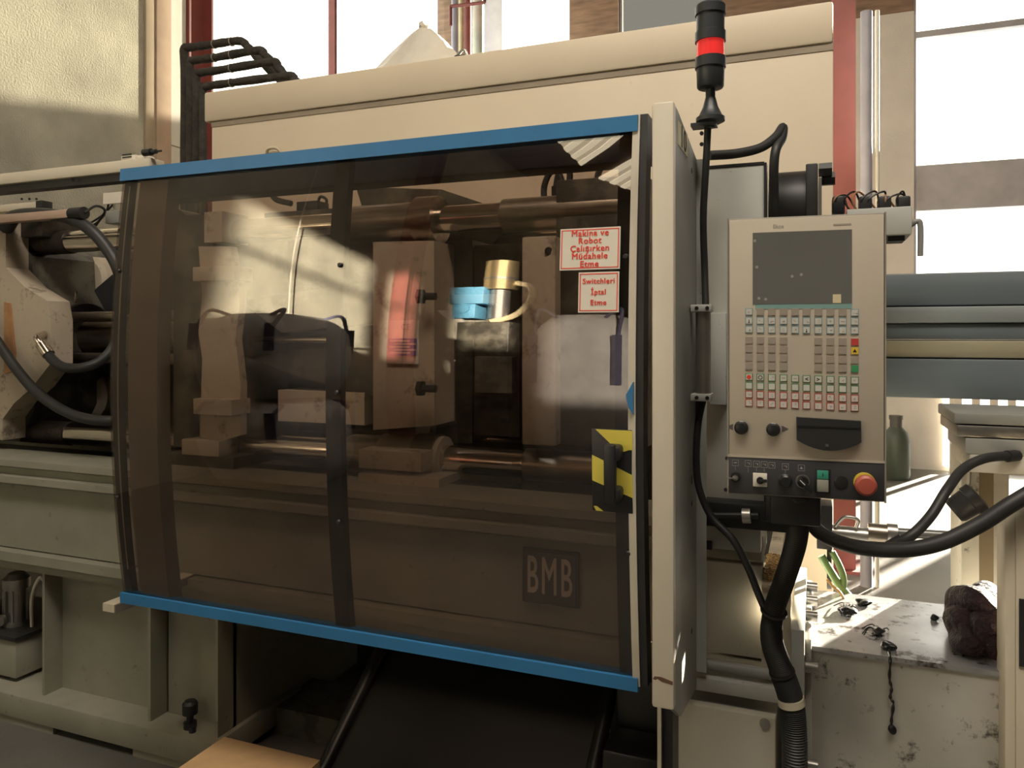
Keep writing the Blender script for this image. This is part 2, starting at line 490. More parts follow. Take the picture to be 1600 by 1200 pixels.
# insulated pipes above the hood's left end
INS = mat('pipe_insulation', (0.045, 0.04, 0.033), 0.85, var=0.4, scale=20, bump=0.5, bscale=50)
TIE = mat('tie_wire', (0.45, 0.42, 0.36), 0.4, metal=0.8)
runs = [[(288, 300), (288, 160), (287, 82), (294, 75), (322, 71), (372, 64), (386, 72), (404, 92), (440, 128)],
        [(297, 300), (297, 180), (296, 104), (303, 95), (330, 91), (402, 79), (414, 86), (440, 112), (470, 140)],
        [(307, 300), (307, 190), (306, 122), (313, 114), (340, 110), (424, 97), (434, 104), (450, 122), (480, 150)],
        [(317, 300), (317, 200), (315, 146), (322, 136), (350, 131), (448, 119), (460, 124), (480, 145)]]
words = ['topmost of the four', 'second from the top of the four', 'third from the top of the four', 'lowest of the four']
for i, rr in enumerate(runs):
    Y = 3.95 - i * 0.12
    P = [at(u, v, Y) for u, v in rr]
    P[0] = Vector((P[0].x, P[0].y, 0.0))
    tt = thing('insulated_pipe', '%s black insulated pipes by the red column' % words[i], 'pipe', tuple(P[0]))
    rad = 6.2 * pxm(330, Y)
    part('insulation', MB().tube(P, rad, 12, 6, radii=lambda k, n: rad * (1 + 0.08 * math.sin(k * 1.7))), INS, tt)
    for u, dx in ((335, 0), (362, 0)):
        q = P[4] + (P[5] - P[4]) * ((u - rr[4][0]) / (rr[5][0] - rr[4][0]))
        if rr[4][0] < u < rr[5][0]:
            d = (P[5] - P[4]).normalized()
            part('tie_wire', MB().cyl(q - d * .003, q + d * .003, rad * 1.12), TIE, tt)

# invented glowing roof strips to go with the fill lamp, and two roof sheets mirrored at the top of the door
STRIPGLOW = mat('fill_strip_glow', (0.8, 0.8, 0.75), 0.6, var=0, emis=(1.0, 0.9, 0.72), estr=3.0)
b = MB()
for i in range(12): b.box(-1.8 + i * 0.35, -1.8 + i * 0.35 + 0.3, -1.1, 0.5, ROOF - 0.02, ROOF - 0.005)
tag(struct('window_6', b, STRIPGLOW), None)

# =================================================================== REAR GUARD (HOOD)
HY = 3.05
xl, xr = px_x(328, HY), px_x(1302, HY)
t = thing('rear_guard', 'long beige sheet metal guard hood behind the machine', 'machine guard', ((xl + xr) / 2, HY, 0.6))
zt = px_z(319, 144, HY); zl = px_z(328, 190, HY)
part('front_sheet', MB().box(xl, xr, HY + 0.013, HY + 0.07, 0.0, zl, 0.003), HOOD, t)
part('top_lip', MB().box(xl - 0.04, xr, HY, HY + 0.6, zl, zt, 0.012), HOOD, t)
part('end_sheet', MB().box(xl, xl + 0.04, HY + 0.07, HY + 0.58, 0.6, zl), HOOD, t)
part('end_sheet', MB().box(xr - 0.04, xr, HY + 0.07, HY + 0.58, 0.6, zl), HOOD, t)
part('painted_lip_shadow', MB().box(xl, xr, HY + 0.010, HY + 0.014, zl - 0.026, zl - 0.001), mat('lip_shadow_tone', (0.33, 0.27, 0.2), 0.6), t)  # dark strip paints the shadow under the lip
p = at(427, 240, HY)
part('lifting_lug', MB().tube([p + Vector((-.05, .02, -.03)), p + Vector((-.03, -.005, .02)), p + Vector((.03, -.005, .02)), p + Vector((.05, .02, -.03))], 0.008), HOOD, t)
HT = zt
# film-wrapped bundle and a small clip on top of the hood
c = at(640, 104, 3.3); cx = c.x
b = MB()
prof = [(-0.30, 0.0), (-0.27, 0.06), (-0.17, 0.12), (-0.10, 0.21), (-0.02, 0.30), (0.03, 0.33), (0.07, 0.31), (0.09, 0.2), (0.14, 0.1), (0.24, 0.05), (0.27, 0.0)]
seg = 18
rings = []
for h in [0, .12, .3, .5, .7, .86, .96, 1.0]:
    ring = []
    for k in range(seg):
        an = 2 * math.pi * k / seg
        wv = 1 + 0.10 * math.sin(an * 5 + h * 3) + 0.05 * math.sin(an * 9)
        rx = (0.25 * (1 - h) ** 0.8 + 0.03) * wv; ry = (0.16 * (1 - h) + 0.025) * wv
        ring.append(b.bm.verts.new(Vector((cx + 0.02 + 0.03 * h + rx * math.cos(an), 3.35 + ry * math.sin(an), HT + 0.001 + h * 0.27))))
    rings.append(ring)
b.skin(rings)
tt = thing('wrapped_bundle', 'crumpled translucent film bundle standing on the guard hood', 'plastic bag', (cx, 3.35, HT))
part('film', b, PASTIC, tt, angle=60)
part('knot', MB().blob((cx + 0.05, 3.35, HT + 0.28), 0.03, 0.025, 0.025, 0.3, 2, 3), PASTIC, tt)
c = at(724, 76, 3.2)
tt = thing('pipe_clamp', 'small black and white clamp on top of the guard hood', 'clamp', (c.x, 3.2, HT))
part('body', MB().box(c.x - .035, c.x + .02, 3.17, 3.22, HT, HT + .05, .006), BLACK, tt)
part('lever', MB().tube([(c.x - .03, 3.19, HT + .05), (c.x + .01, 3.19, HT + .075), (c.x + .03, 3.19, HT + .0)], .007), STEEL, tt)

# =================================================================== BED AND BASE OF THE MACHINE
BY = 2.05
t = thing('machine_bed', 'long beige machine bed with ribbed base under the door', 'machine bed', (-1.6, 2.5, 0))
xa, xb = -4.3, px_x(1191, BY)
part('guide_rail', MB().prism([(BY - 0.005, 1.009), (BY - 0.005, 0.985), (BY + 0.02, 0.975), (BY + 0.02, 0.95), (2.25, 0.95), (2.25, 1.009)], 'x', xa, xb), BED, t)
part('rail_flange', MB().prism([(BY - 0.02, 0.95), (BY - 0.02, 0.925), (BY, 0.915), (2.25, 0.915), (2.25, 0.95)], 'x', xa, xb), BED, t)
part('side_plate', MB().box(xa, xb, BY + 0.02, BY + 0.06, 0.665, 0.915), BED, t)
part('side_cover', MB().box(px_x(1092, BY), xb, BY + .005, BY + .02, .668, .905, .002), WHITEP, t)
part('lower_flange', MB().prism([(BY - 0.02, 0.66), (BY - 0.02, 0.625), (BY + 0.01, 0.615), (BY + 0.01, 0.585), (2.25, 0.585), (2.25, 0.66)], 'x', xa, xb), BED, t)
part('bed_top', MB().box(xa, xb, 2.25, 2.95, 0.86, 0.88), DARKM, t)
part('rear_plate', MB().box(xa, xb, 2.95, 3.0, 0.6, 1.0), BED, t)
# base beam, back panels and ribs
xe = -1.894
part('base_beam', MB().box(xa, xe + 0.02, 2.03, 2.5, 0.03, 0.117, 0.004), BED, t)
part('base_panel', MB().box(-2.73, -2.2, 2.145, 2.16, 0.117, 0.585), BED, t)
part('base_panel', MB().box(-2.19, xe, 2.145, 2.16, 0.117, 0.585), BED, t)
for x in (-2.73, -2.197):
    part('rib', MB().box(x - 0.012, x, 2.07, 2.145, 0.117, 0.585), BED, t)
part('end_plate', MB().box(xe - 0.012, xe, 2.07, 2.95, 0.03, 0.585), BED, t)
part('inner_wall', MB().box(xe, -0.3, 2.93, 2.95, 0.0, 0.86), DARKM, t)
part('cross_sill', MB().box(xe, -0.3, 2.35, 2.6, 0.0, 0.10), OILYCAST, t)
for u in (40, 265):
    x = px_x(u, 2.05); part('foot_pad', MB().box(x - 0.16, x + 0.16, 2.04, 2.4, 0.0, 0.03), BED, t)
p = at(297, 1128, 2.09)
part('levelling_bolt', MB().lathe((p.x, 2.09, 0.117), (0, 0, 1), [(0, .022), (.02, .022), (.02, .012), (.05, .012), (.05, .026), (.085, .026), (.095, .018)], 16), BLACK, t)
part('small_bolt', MB().lathe((p.x + .03, 2.07, 0.117), (0, 0, 1), [(0, .012), (.02, .012)], 8), BLACK, t)
# plate with the maker's letters
q0, q1 = at(818, 853, BY + .018), at(906, 950, BY + .018)
lp = part('logo_plate', MB().box(q0.x, q1.x, BY + .006, BY + .02, q1.z, q0.z, 0.004), mat('logo_black', (0.06, 0.055, 0.05), .5), t)
part('logo_border', MB().box(q0.x + .008, q1.x - .008, BY + .003, BY + .0065, q1.z + .008, q0.z - .008), mat('logo_face', (0.10, 0.09, 0.08), .5), lp)
text('lettering', 'BMB', 0.13, mat('logo_letter', (0.62, 0.54, 0.44), .5), face_M(((q0.x + q1.x) / 2, BY, (q0.z + q1.z) / 2)) @ Matrix.Diagonal((0.50, 1.15, 1, 1)), lp, weight=0.0022, spacing=1.2)

# hydraulic tank with pump motor standing in the base
t = thing('pump_tank', 'small beige pump tank standing in the left base recess', 'tank', (-3.1, 2.3, 0.117))
part('tank_box', MB().box(-3.4, -2.93, 2.1, 2.45, 0.135, 0.285, .004), BED, t)
part('tank_lid', MB().box(-3.41, -2.92, 2.09, 2.46, 0.285, 0.30), DARKM, t)
part('tank_foot', MB().box(-3.35, -3.0, 2.12, 2.4, 0.117, 0.135), DARKM, t)
mx = px_x(26, 2.2)
part('pump_motor', MB().lathe((mx, 2.2, 0.30), (0, 0, 1), [(0, .05), (.02, .05), (.02, .042), (.15, .042), (.15, .05), (.19, .05), (.21, .03)], 20), STEEL, t)
for k in range(10):
    a = k * math.pi * 2 / 10
    part('cooling_fin', MB().box(-.003, .003, .042, .05, .32, .445, 0, Matrix.Translation((mx, 2.2, 0)) @ Matrix.Rotation(a, 4, 'Z')), STEEL, t)
part('pressure_gauge', MB().lathe((mx + .0, 2.145, .335), (0, -1, 0), [(0, .022), (.015, .022), (.015, .018)], 18), STEEL, t)
part('suction_pipe', MB().tube([(mx + .09, 2.2, .30), (mx + .09, 2.2, .42), (mx + .13, 2.2, .5), (mx + .16, 2.2, .5)], .007), WHITES, t)

# =================================================================== CLAMP UNIT
TBY, TBY2, TZ1, TZ0 = 2.35, 2.85, 1.886, 1.072
XF0, XF1 = px_x(815, 2.25), px_x(1010, 2.25)         # fixed platen
for (y, z, lab) in ((TBY, TZ1, 'upper front chrome tie bar of the clamp'), (TBY, TZ0, 'lower front chrome tie bar of the clamp'),
                    (TBY2, TZ1, 'upper rear tie bar behind the front one'), (TBY2, TZ0, 'lower rear tie bar behind the front one')):
    t = thing('tie_bar', lab, 'tie bar', (-2, y, z), group=None)
    xs0, xs1 = px_x(30, y), px_x(112, y)
    part('bar', MB().cyl((xs1, y, z), (XF0 - .0, y, z), 0.046, seg=32), CHROME, t)
    part('threaded_sleeve', MB().lathe((xs0 - .5, y, z), (1, 0, 0), [(0, .05), (.5, .05), (xs1 - xs0 + .5, .05)], 32), GREASE, t)
    xs2, xs3 = px_x(545, y), px_x(668, y)
    part('bushing', MB().lathe((xs2, y, z), (1, 0, 0), [(0, .058), (.02, .066), (xs3 - xs2 - .03, .066), (xs3 - xs2 - .03, .082), (xs3 - xs2 + .05, .082)], 32), WORN, t)


def outline(pts, Y): return [(px_x(u, Y), px_z(u, v, Y)) for u, v in pts]


# rear platen, at the left edge
t = thing('rear_platen', 'beige cast end platen at the far left of the clamp', 'platen', (-3.2, 2.5, 1.0))
part('casting', MB().prism(outline([(-150, 335), (9, 345), (9, 418), (38, 448), (74, 470), (79, 500), (79, 568), (62, 590), (50, 606), (22, 630), (4, 655), (4, 688), (-150, 655)], 2.2), 'y', 2.2, 2.3), CAST, t)
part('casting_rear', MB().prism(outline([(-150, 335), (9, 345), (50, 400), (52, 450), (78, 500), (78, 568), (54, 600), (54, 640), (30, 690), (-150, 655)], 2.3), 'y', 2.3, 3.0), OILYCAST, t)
part('rusty_edge', MB().prism(outline([(8, 472), (16, 474), (24, 552), (22, 580), (8, 584)], 2.195), 'y', 2.19, 2.2), RUST, t)
part('sleeve_block', MB().box(px_x(10, 2.2), px_x(44, 2.2), 2.26, 2.44, px_z(20, 368, 2.2), px_z(20, 334, 2.2), .006), GREASE, t)
# crosshead with locking cylinder
t = thing('locking_cylinder', 'grey clamp cylinder with guide rods between the tie bars', 'hydraulic cylinder', (-2.7, 2.5, 1.45))
xq0, xq1 = px_x(80, 2.4), px_x(300, 2.4)
cz = px_z(130, 527, 2.4)
GREYC = mat('cylinder_grey', (0.20, 0.20, 0.19), 0.35, metal=0.4, var=0.3)
part('barrel', MB().cyl((xq0, 2.5, cz), (px_x(100, 2.4), 2.5, cz), 0.13, seg=40), GREYC, t)
part('flange_ring', MB().cyl((px_x(98, 2.4), 2.5, cz), (px_x(106, 2.4), 2.5, cz), 0.15, seg=40), BLACK, t)
part('piston_rod', MB().cyl((px_x(104, 2.4), 2.5, cz), (xq1, 2.5, cz), 0.075, seg=32), WORN, t)
for dz in (0.088, -0.088):
    part('guide_rod', MB().cyl((px_x(104, 2.4), 2.41, cz + dz), (xq1, 2.41, cz + dz), 0.022, seg=20), WORN, t)
part('grease_nipple', MB().lathe((px_x(112, 2.4), 2.42, cz + .15), (0, 0, 1), [(0, .008), (.02, .008), (.03, .004), (.05, .006)], 10), CHROME, t)
# bearing plates with round pins (two pale roundels)
t = thing('toggle_bracket', 'oily bracket with round pale pins behind the clamp cylinder', 'bracket', (-2.6, 2.7, 1.0))
part('back_plate', MB().box(px_x(118, 2.75), px_x(318, 2.75), 2.72, 2.78, 1.05, 1.85), OILYCAST, t)
for v, lab in ((437, 0), (618, 0)):
    p = at(135, v, 2.6)
    part('pin_boss', MB().lathe((p.x, 2.72, p.z), (0, -1, 0), [(0, .11), (.10, .11), (.115, .09)], 32), CAST, t)
    part('pin_cover', MB().prism([(p.x - .03, p.z - .1), (p.x + .02, p.z - .1), (p.x + .02, p.z + .1), (p.x - .03, p.z + .1)], 'y', 2.595, 2.6), BLACK, t)
part('link_arm', MB().prism([(px_x(120, 2.65), px_z(120, 490, 2.65)), (px_x(190, 2.65), px_z(190, 430, 2.65)), (px_x(300, 2.65), 1.42), (px_x(300, 2.65), 1.55), (px_x(190, 2.65), px_z(190, 520, 2.65))], 'y', 2.60, 2.72), DARKM, t)
# toggle crosshead
t = thing('crosshead', 'narrow beige crosshead column behind the left of the glass', 'platen', (px_x(340, 2.25), 2.4, 1.0))
part('column', MB().prism(outline([(310, 385), (360, 385), (374, 455), (374, 480), (368, 530), (376, 600), (375, 680), (340, 690), (312, 682), (316, 560), (310, 520), (316, 460)], 2.25), 'y', 2.25, 2.285), CAST, t)
for (u0, v0, u1, v1) in ((307, 418, 372, 440), (308, 622, 368, 646), (290, 685, 348, 709)):
    part('guide_block', MB().box(px_x(u0, 2.22), px_x(u1, 2.22), 2.2, 2.3, px_z(u0, v1, 2.22), px_z(u0, v0, 2.22), .003), CAST, t)
part('side_casting', MB().box(px_x(306, 2.4), px_x(366, 2.4), 2.285, 2.95, 1.06, 1.95), OILYCAST, t)
part('upper_block', MB().box(px_x(316, 2.25), px_x(344, 2.25), 2.26, 2.4, px_z(330, 378, 2.25), px_z(330, 330, 2.25)), CAST, t)
part('pulley', MB().lathe((px_x(300, 2.4), 2.3, px_z(300, 360, 2.3)), (0, 1, 0), [(0, .09), (.1, .09)], 28), OILYCAST, t)
part('slide_shoe', MB().box(px_x(272, 2.25), px_x(380, 2.25), 2.2, 2.5, 1.009, 1.05), OILYCAST, t)
# toggle links between crosshead and moving platen
t = thing('toggle_link', 'dark triangular toggle link plates in the clamp', 'toggle link', (px_x(480, 2.4), 2.5, 1.2))
part('upper_link', MB().prism(outline([(375, 470), (470, 455), (585, 440), (585, 505), (440, 520)], 2.45), 'y', 2.45, 2.55), OILYCAST, t)
part('lower_link', MB().prism(outline([(385, 558), (480, 545), (585, 540), (585, 620), (470, 590)], 2.45), 'y', 2.45, 2.55), OILYCAST, t)
part('inner_block', MB().box(px_x(455, 2.6), px_x(590, 2.6), 2.58, 2.9, 1.15, 1.9), GREASE, t)
part('link_rod', MB().cyl(at(400, 530, 2.42), at(525, 532, 2.42), .012), CHROME, t)
part('lower_body', MB().box(px_x(450, 2.5), px_x(583, 2.5), 2.44, 2.9, px_z(520, 662, 2.44), px_z(520, 612, 2.44)), CAST, t)
# moving platen
t = thing('moving_platen', 'beige moving platen with a nameplate behind the glass', 'platen', (px_x(630, 2.25), 2.6, 1.009))
part('plate', MB().prism(outline([(583, 378), (678, 376), (679, 665), (583, 672)], 2.25), 'y', 2.25, 2.95), CAST, t)
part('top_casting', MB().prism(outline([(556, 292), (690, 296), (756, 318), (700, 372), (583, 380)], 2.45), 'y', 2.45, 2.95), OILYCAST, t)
part('lower_boss', MB().lathe((px_x(583, 2.27), TBY, TZ0), (1, 0, 0), [(0, .075), (px_x(679, 2.27) - px_x(583, 2.27), .075)], 28), CAST, t)
part('shoe_block', MB().box(px_x(560, 2.2), px_x(658, 2.2), 2.2, 2.4, px_z(610, 735, 2.2), px_z(610, 705, 2.2), .003), CAST, t)
part('slide_shoe', MB().box(px_x(565, 2.2), px_x(690, 2.2), 2.18, 2.5, 1.009, 1.035), CAST, t)
for v in (464, 606):
    p = at(666, v, 2.23)
    part('clamp_bolt', MB().cyl((p.x, 2.20, p.z), (p.x + .05, 2.20, p.z), .012).cyl((p.x - .012, 2.20, p.z), (p.x + .004, 2.20, p.z), .026, seg=6), BLACK, t)
q0, q1 = at(605, 501, 2.245), at(654, 569, 2.245)
npl = part('nameplate', MB().box(q0.x, q1.x, 2.243, 2.249, q1.z, q0.z, .001), mat('plate_alu', (0.62, 0.52, 0.42), .4), t)
part('print_field', MB().box(q0.x + .008, q1.x - .004, 2.241, 2.2435, q1.z + .028, q1.z + .085), BLUEINK, npl)
for k in range(5):
    part('print_box', MB().box(q0.x + (.03 if k % 2 else .012), q1.x - (.008 if k % 2 else .03), 2.2402, 2.2412, q1.z + .034 + k * .0098, q1.z + .040 + k * .0098), mat('plate_light', (.6, .5, .42), .5), npl)
text('ce_mark', 'CE', 0.028, GREYINK, face_M(((q0.x + q1.x) / 2 + .012, 2.2425, q0.z - .022)), npl)
# mould halves (dark) and fixed platen
t = thing('mould', 'dark greasy injection mould between the platens', 'mould', (px_x(745, 2.4), 2.6, 1.0))
part('moving_half', MB().box(px_x(681, 2.4), px_x(738, 2.4), 2.4, 2.85, 1.12, 1.82, .004), GREASE, t)
part('fixed_half', MB().box(px_x(740, 2.4), px_x(812, 2.4), 2.4, 2.85, 1.15, 1.80, .004), GREASE, t)
part('lifting_bar', MB().box(px_x(700, 2.38), px_x(780, 2.38), 2.37, 2.4, 1.60, 1.63), STEEL, t)
part('water_manifold', MB().box(px_x(742, 2.36), px_x(800, 2.36), 2.36, 2.4, 1.3, 1.42), OILYCAST, t)
t = thing('fixed_platen', 'worn beige fixed platen near the right of the glass', 'platen', (px_x(880, 2.3), 2.6, 0.95))
part('plate', MB().box(px_x(815, 2.25), px_x(868, 2.25), 2.25, 2.95, 1.15, 1.80, .006), CAST, t)
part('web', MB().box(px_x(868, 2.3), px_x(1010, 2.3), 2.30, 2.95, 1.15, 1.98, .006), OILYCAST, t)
part('foot', MB().box(px_x(815, 2.45), px_x(1010, 2.3), 2.45, 2.95, .882, 1.15), GREASE, t)
part('top_bar_seat', MB().cyl((px_x(780, 2.3), TBY, TZ1), (px_x(975, 2.3), TBY, TZ1), 0.055, seg=32), WORN, t)
part('bottom_bar_seat', MB().cyl((px_x(815, 2.3), TBY, TZ0), (px_x(940, 2.3), TBY, TZ0), 0.052, seg=32), WORN, t)
part('bolt_hole', MB().cyl(at(857, 392, 2.247), at(857, 392, 2.252), .012), BLACK, t)
# hydraulics on top of the clamp, silhouettes under the rail
t = thing('valve_block', 'dark hydraulic valve block on top of the clamp', 'valve block', tuple(at(460, 330, 2.6)))
part('block', MB().box(px_x(425, 2.6), px_x(545, 2.6), 2.55, 2.8, 1.93, 1.99, .004), OILYCAST, t)
part('solenoid', MB().box(px_x(470, 2.6), px_x(503, 2.6), 2.57, 2.65, 1.99, 2.03, .004), BLACK, t)
part('cable_loop', MB().tube([at(495, 325, 2.6), at(500, 308, 2.6), at(510, 312, 2.6), at(508, 325, 2.6)], .006), BLACK, t)
part('pipe_elbow', MB().tube([at(400, 303, 2.6), at(420, 300, 2.6), at(432, 312, 2.6), at(455, 318, 2.6)], .012), BLACK, t)
for lab, P, r in (('looped black hose standing above the right tie bar', [(852, 322), (850, 295), (858, 272), (870, 268), (878, 285), (880, 322)], 5),
                  ('second looped hose behind the first above the tie bar', [(868, 300), (872, 275), (880, 264), (890, 270), (888, 290), (878, 318)], 5),
                  ('black hose rising beside the right frame of the door', [(932, 330), (931, 300), (934, 275), (940, 258)], 5)):
    Q = [at(u, v, 2.6) for u, v in P]
    tt = thing('hydraulic_hose', lab, 'hose', tuple(Q[0]))
    part('hose', MB().tube(Q, r * pxm(870, 2.6), 10), RUBBER, tt)
    part('fitting', MB().cyl(Q[0] - Vector((0, 0, .03)), Q[0] + Vector((0, 0, .02)), r * 1.3 * pxm(870, 2.6), seg=6), DARKM, tt)

# hoses and fittings at the left
def hose(lab, P, Y, r, m=RUBBER, fit=True, name='hydraulic_hose', Ys=None, fm=None):
    Q = [at(u, v, (Ys[i] if Ys else Y)) for i, (u, v) in enumerate(P)]
    tt = thing(name, lab, 'hose', tuple(Q[0]))
    rr = r * pxm(P[0][0], Ys[0] if Ys else Y)
    part('hose', MB().tube(Q, rr, 14, 10), m, tt)
    if fit:
        for a, b_ in ((Q[0], Q[1]), (Q[-1], Q[-2])):
            d = (b_ - a).normalized()
            part('fitting', MB().cyl(a - d * rr * .8, a + d * rr * 2.2, rr * 1.25, seg=12), fm or DARKM, tt)
    return tt


hose('thick black hose arching over the left end of the tie bar', [(12, 352), (20, 338), (60, 334), (105, 340), (140, 358), (170, 392), (188, 430), (192, 480)], 2.18, 9, Ys=[2.2, 2.18, 2.16, 2.16, 2.16, 2.18, 2.2, 2.3])
tt = hose('black hose with chrome elbow below the clamp cylinder', [(68, 542), (80, 560), (98, 573), (125, 575), (155, 565), (178, 540), (190, 500)], 2.2, 7.5, fm=CHROME, Ys=[2.14, 2.14, 2.14, 2.15, 2.2, 2.25, 2.3])
e0, e1, e2 = at(68, 542, 2.14), at(58, 528, 2.14), at(70, 522, 2.2)
part('elbow', MB().tube([e0, e1, e2], .014), CHROME, tt)
hose('long black hose sagging across the lower left tie bar', [(-40, 480), (0, 540), (30, 582), (60, 615), (100, 642), (140, 655), (185, 656), (230, 640)], 2.15, 7.5, Ys=[2.15] * 6 + [2.2, 2.4])

# linear transducers, top left
t = thing('linear_transducer', 'pinkish rod shaped position transducer at upper left', 'transducer', tuple(at(60, 325, 2.15)))
PINK = mat('transducer_body', (0.62, 0.45, 0.36), .35, metal=.4)
part('rail_body', MB().box(px_x(-40, 2.15), px_x(112, 2.15), 2.13, 2.17, 1.945, 1.978, .004), PINK, t)
part('end_cap', MB().cyl((px_x(112, 2.15), 2.15, 1.962), (px_x(132, 2.15), 2.15, 1.962), .024), BLACK, t)
part('cable', MB().tube([(px_x(132, 2.15), 2.15, 1.962), tuple(at(150, 322, 2.2)), tuple(at(164, 330, 2.25)), tuple(at(150, 352, 2.3))], .005), BLACK, t)
t = thing('cover_strip', 'short cream metal strip above the pink transducer', 'strip', tuple(at(30, 313, 2.25)))
part('strip', MB().box(px_x(-40, 2.25), px_x(64, 2.25), 2.23, 2.27, 2.012, 2.042, .003), BEIGE, t)
part('end_cap', MB().box(px_x(64, 2.25), px_x(74, 2.25), 2.225, 2.275, 2.005, 2.045, .004), BLACK, t)
for u in (34, 46, 57): part('screw', MB().cyl(at(u, 311, 2.228), at(u, 311, 2.235), .005, seg=8), BLACK, t)
t = thing('limit_switch', 'small limit switch with tangled wires beside the door edge', 'switch', tuple(at(180, 345, 2.3)))
part('switch_body', MB().box(px_x(171, 2.3), px_x(192, 2.3), 2.28, 2.34, px_z(180, 350, 2.3), px_z(180, 330, 2.3), .003), GREYP, t)
part('bracket', MB().box(px_x(171, 2.3), px_x(200, 2.3), 2.27, 2.28, px_z(180, 320, 2.3), px_z(180, 303, 2.3)), WHITES, t)
for k, P in enumerate(([(138, 350), (152, 342), (165, 332), (178, 318)], [(146, 352), (160, 340), (168, 326), (172, 312), (190, 310)], [(178, 318), (180, 328), (188, 334)])):
    part('wire', MB().tube([at(u, v, 2.29) for u, v in P], .004, 8), WHITES if k == 2 else BLACK, t)

# =================================================================== SLIDING SAFETY DOOR
DZ0, DZ1, DYE, BUL = 0.709, 1.98, 1.685, 0.05
DX0, DX1 = -1.893, -0.362
ZM, HH = (DZ0 + DZ1) / 2, (DZ1 - DZ0) / 2


def dy(z): return DYE - BUL * (1 - ((z - ZM) / HH) ** 2)
def dslope(z): return BUL * 2 * (z - ZM) / HH ** 2


def arc(z0, z1, off, n=24): return [(dy(z0 + (z1 - z0) * i / n) + off, z0 + (z1 - z0) * i / n) for i in range(n + 1)]


def curved(x0, x1, z0, z1, o0, o1, n=24):
    A = arc(z0, z1, o0, n); B = arc(z0, z1, o1, n)
    return MB().prism(A + B[::-1], 'x', x0, x1)


def curved_sheet(x0, x1, z0, z1, o0, o1, n=24):
    b = MB(); rows = []
    for off in (o0, o1):
        rows.append([[b.bm.verts.new(Vector((x, y, z))) for x in (x0, x1)] for y, z in arc(z0, z1, off, n)])
    F, B = rows
    fs = []
    for i in range(n):
        fs.append(b.bm.faces.new((F[i][0], F[i][1], F[i + 1][1], F[i + 1][0])))
        fs.append(b.bm.faces.new((B[i][1], B[i][0], B[i + 1][0], B[i + 1][1])))
        fs.append(b.bm.faces.new((F[i][0], F[i + 1][0], B[i + 1][0], B[i][0])))
        fs.append(b.bm.faces.new((F[i + 1][1], F[i][1], B[i][1], B[i + 1][1])))
    fs.append(b.bm.faces.new((F[0][1], F[0][0], B[0][0], B[0][1])))
    fs.append(b.bm.faces.new((F[n][0], F[n][1], B[n][1], B[n][0])))
    bmesh.ops.recalc_face_normals(b.bm, faces=fs)
    return b


door = thing('safety_door', 'tinted curved glass safety door with blue top and bottom trims', 'machine door', ((DX0 + DX1) / 2, DYE, DZ0))
STILE = mat('door_stile_brown', (0.30, 0.275, 0.235), .5, var=.1)
NAVY = mat('door_bar_dark', (0.018, 0.022, 0.028), .45)
pane = part('glass_pane', curved_sheet(DX0 + .004, DX1 - .012, DZ0 + .03, DZ1 - .035, 0.0, 0.005, 40), GLASS, door, label='smoky brown tinted curved glass', angle=60)
part('top_trim', MB().prism([(DYE - .012, DZ1), (DYE + .05, DZ1 + .006), (DYE + .05, DZ1 - .03), (DYE + .012, DZ1 - .03), (DYE - .014, DZ1 - .036)], 'x', DX0, DX1), BLUE, door, label='blue painted metal trim')
part('bottom_trim', MB().prism([(DYE - .014, DZ0 + .03), (DYE + .012, DZ0 + .03), (DYE + .05, DZ0 + .02), (DYE + .05, DZ0), (DYE - .012, DZ0)], 'x', DX0, DX1), BLUE, door, label='blue painted metal trim')
part('centre_stile', curved(px_x(524, 1.69), px_x(547, 1.69), DZ0 + .02, DZ1 - .03, .012, .035), NAVY, door)
part('right_stile', curved(px_x(968, 1.69), DX1 - .012, DZ0 + .02, DZ1 - .03, .012, .05), NAVY, door)
part('left_stile', curved(px_x(232, 1.72), px_x(276, 1.72), DZ0 + .02, DZ1 - .03, .012, .06), STILE, door)
part('left_edge', curved(DX0 + .004, px_x(207, 1.69), DZ0 + .02, DZ1 - .03, .008, .03), NAVY, door)
part('edge_bead', curved(px_x(207, 1.695), px_x(208.4, 1.695), DZ0 + .1, DZ1 - .05, .0065, .009), BEIGE, door)
part('closing_strip', curved(DX1 - .012, DX1 + .004, DZ0 + .01, DZ1 + .004, -.004, .02), mat('strip_cream', (.66, .60, .5), .4), door)
part('rubber_seal', curved(DX1 + .004, DX1 + .02, DZ0 + .01, DZ1 + .004, .002, .05), RUBBER, door)
for u, v in ((532, 415), (527, 612), (530, 813), (978, 402), (981, 862), (187, 424), (184, 775)):
    z = px_z(u, v, 1.66); y = dy(z); p = Vector((px_x(u, y), y, z))
    part('bolt', MB().lathe(p + Vector((0, .001, 0)), (0, -1, 0), [(0, .0065), (.005, .0065), (.008, .004)], 12), BLACK, door)


def door_M(u, v, lift):
    z = px_z(u, v, 1.65); y = dy(z); z = px_z(u, v, y); y = dy(z)
    s = dslope(z); up = Vector((0, s, 1)).normalized()
    n = Vector((1, 0, 0)).cross(up)
    p = Vector((px_x(u, y), y, z)) + n * lift
    return face_M(p, (1, 0, 0), up)


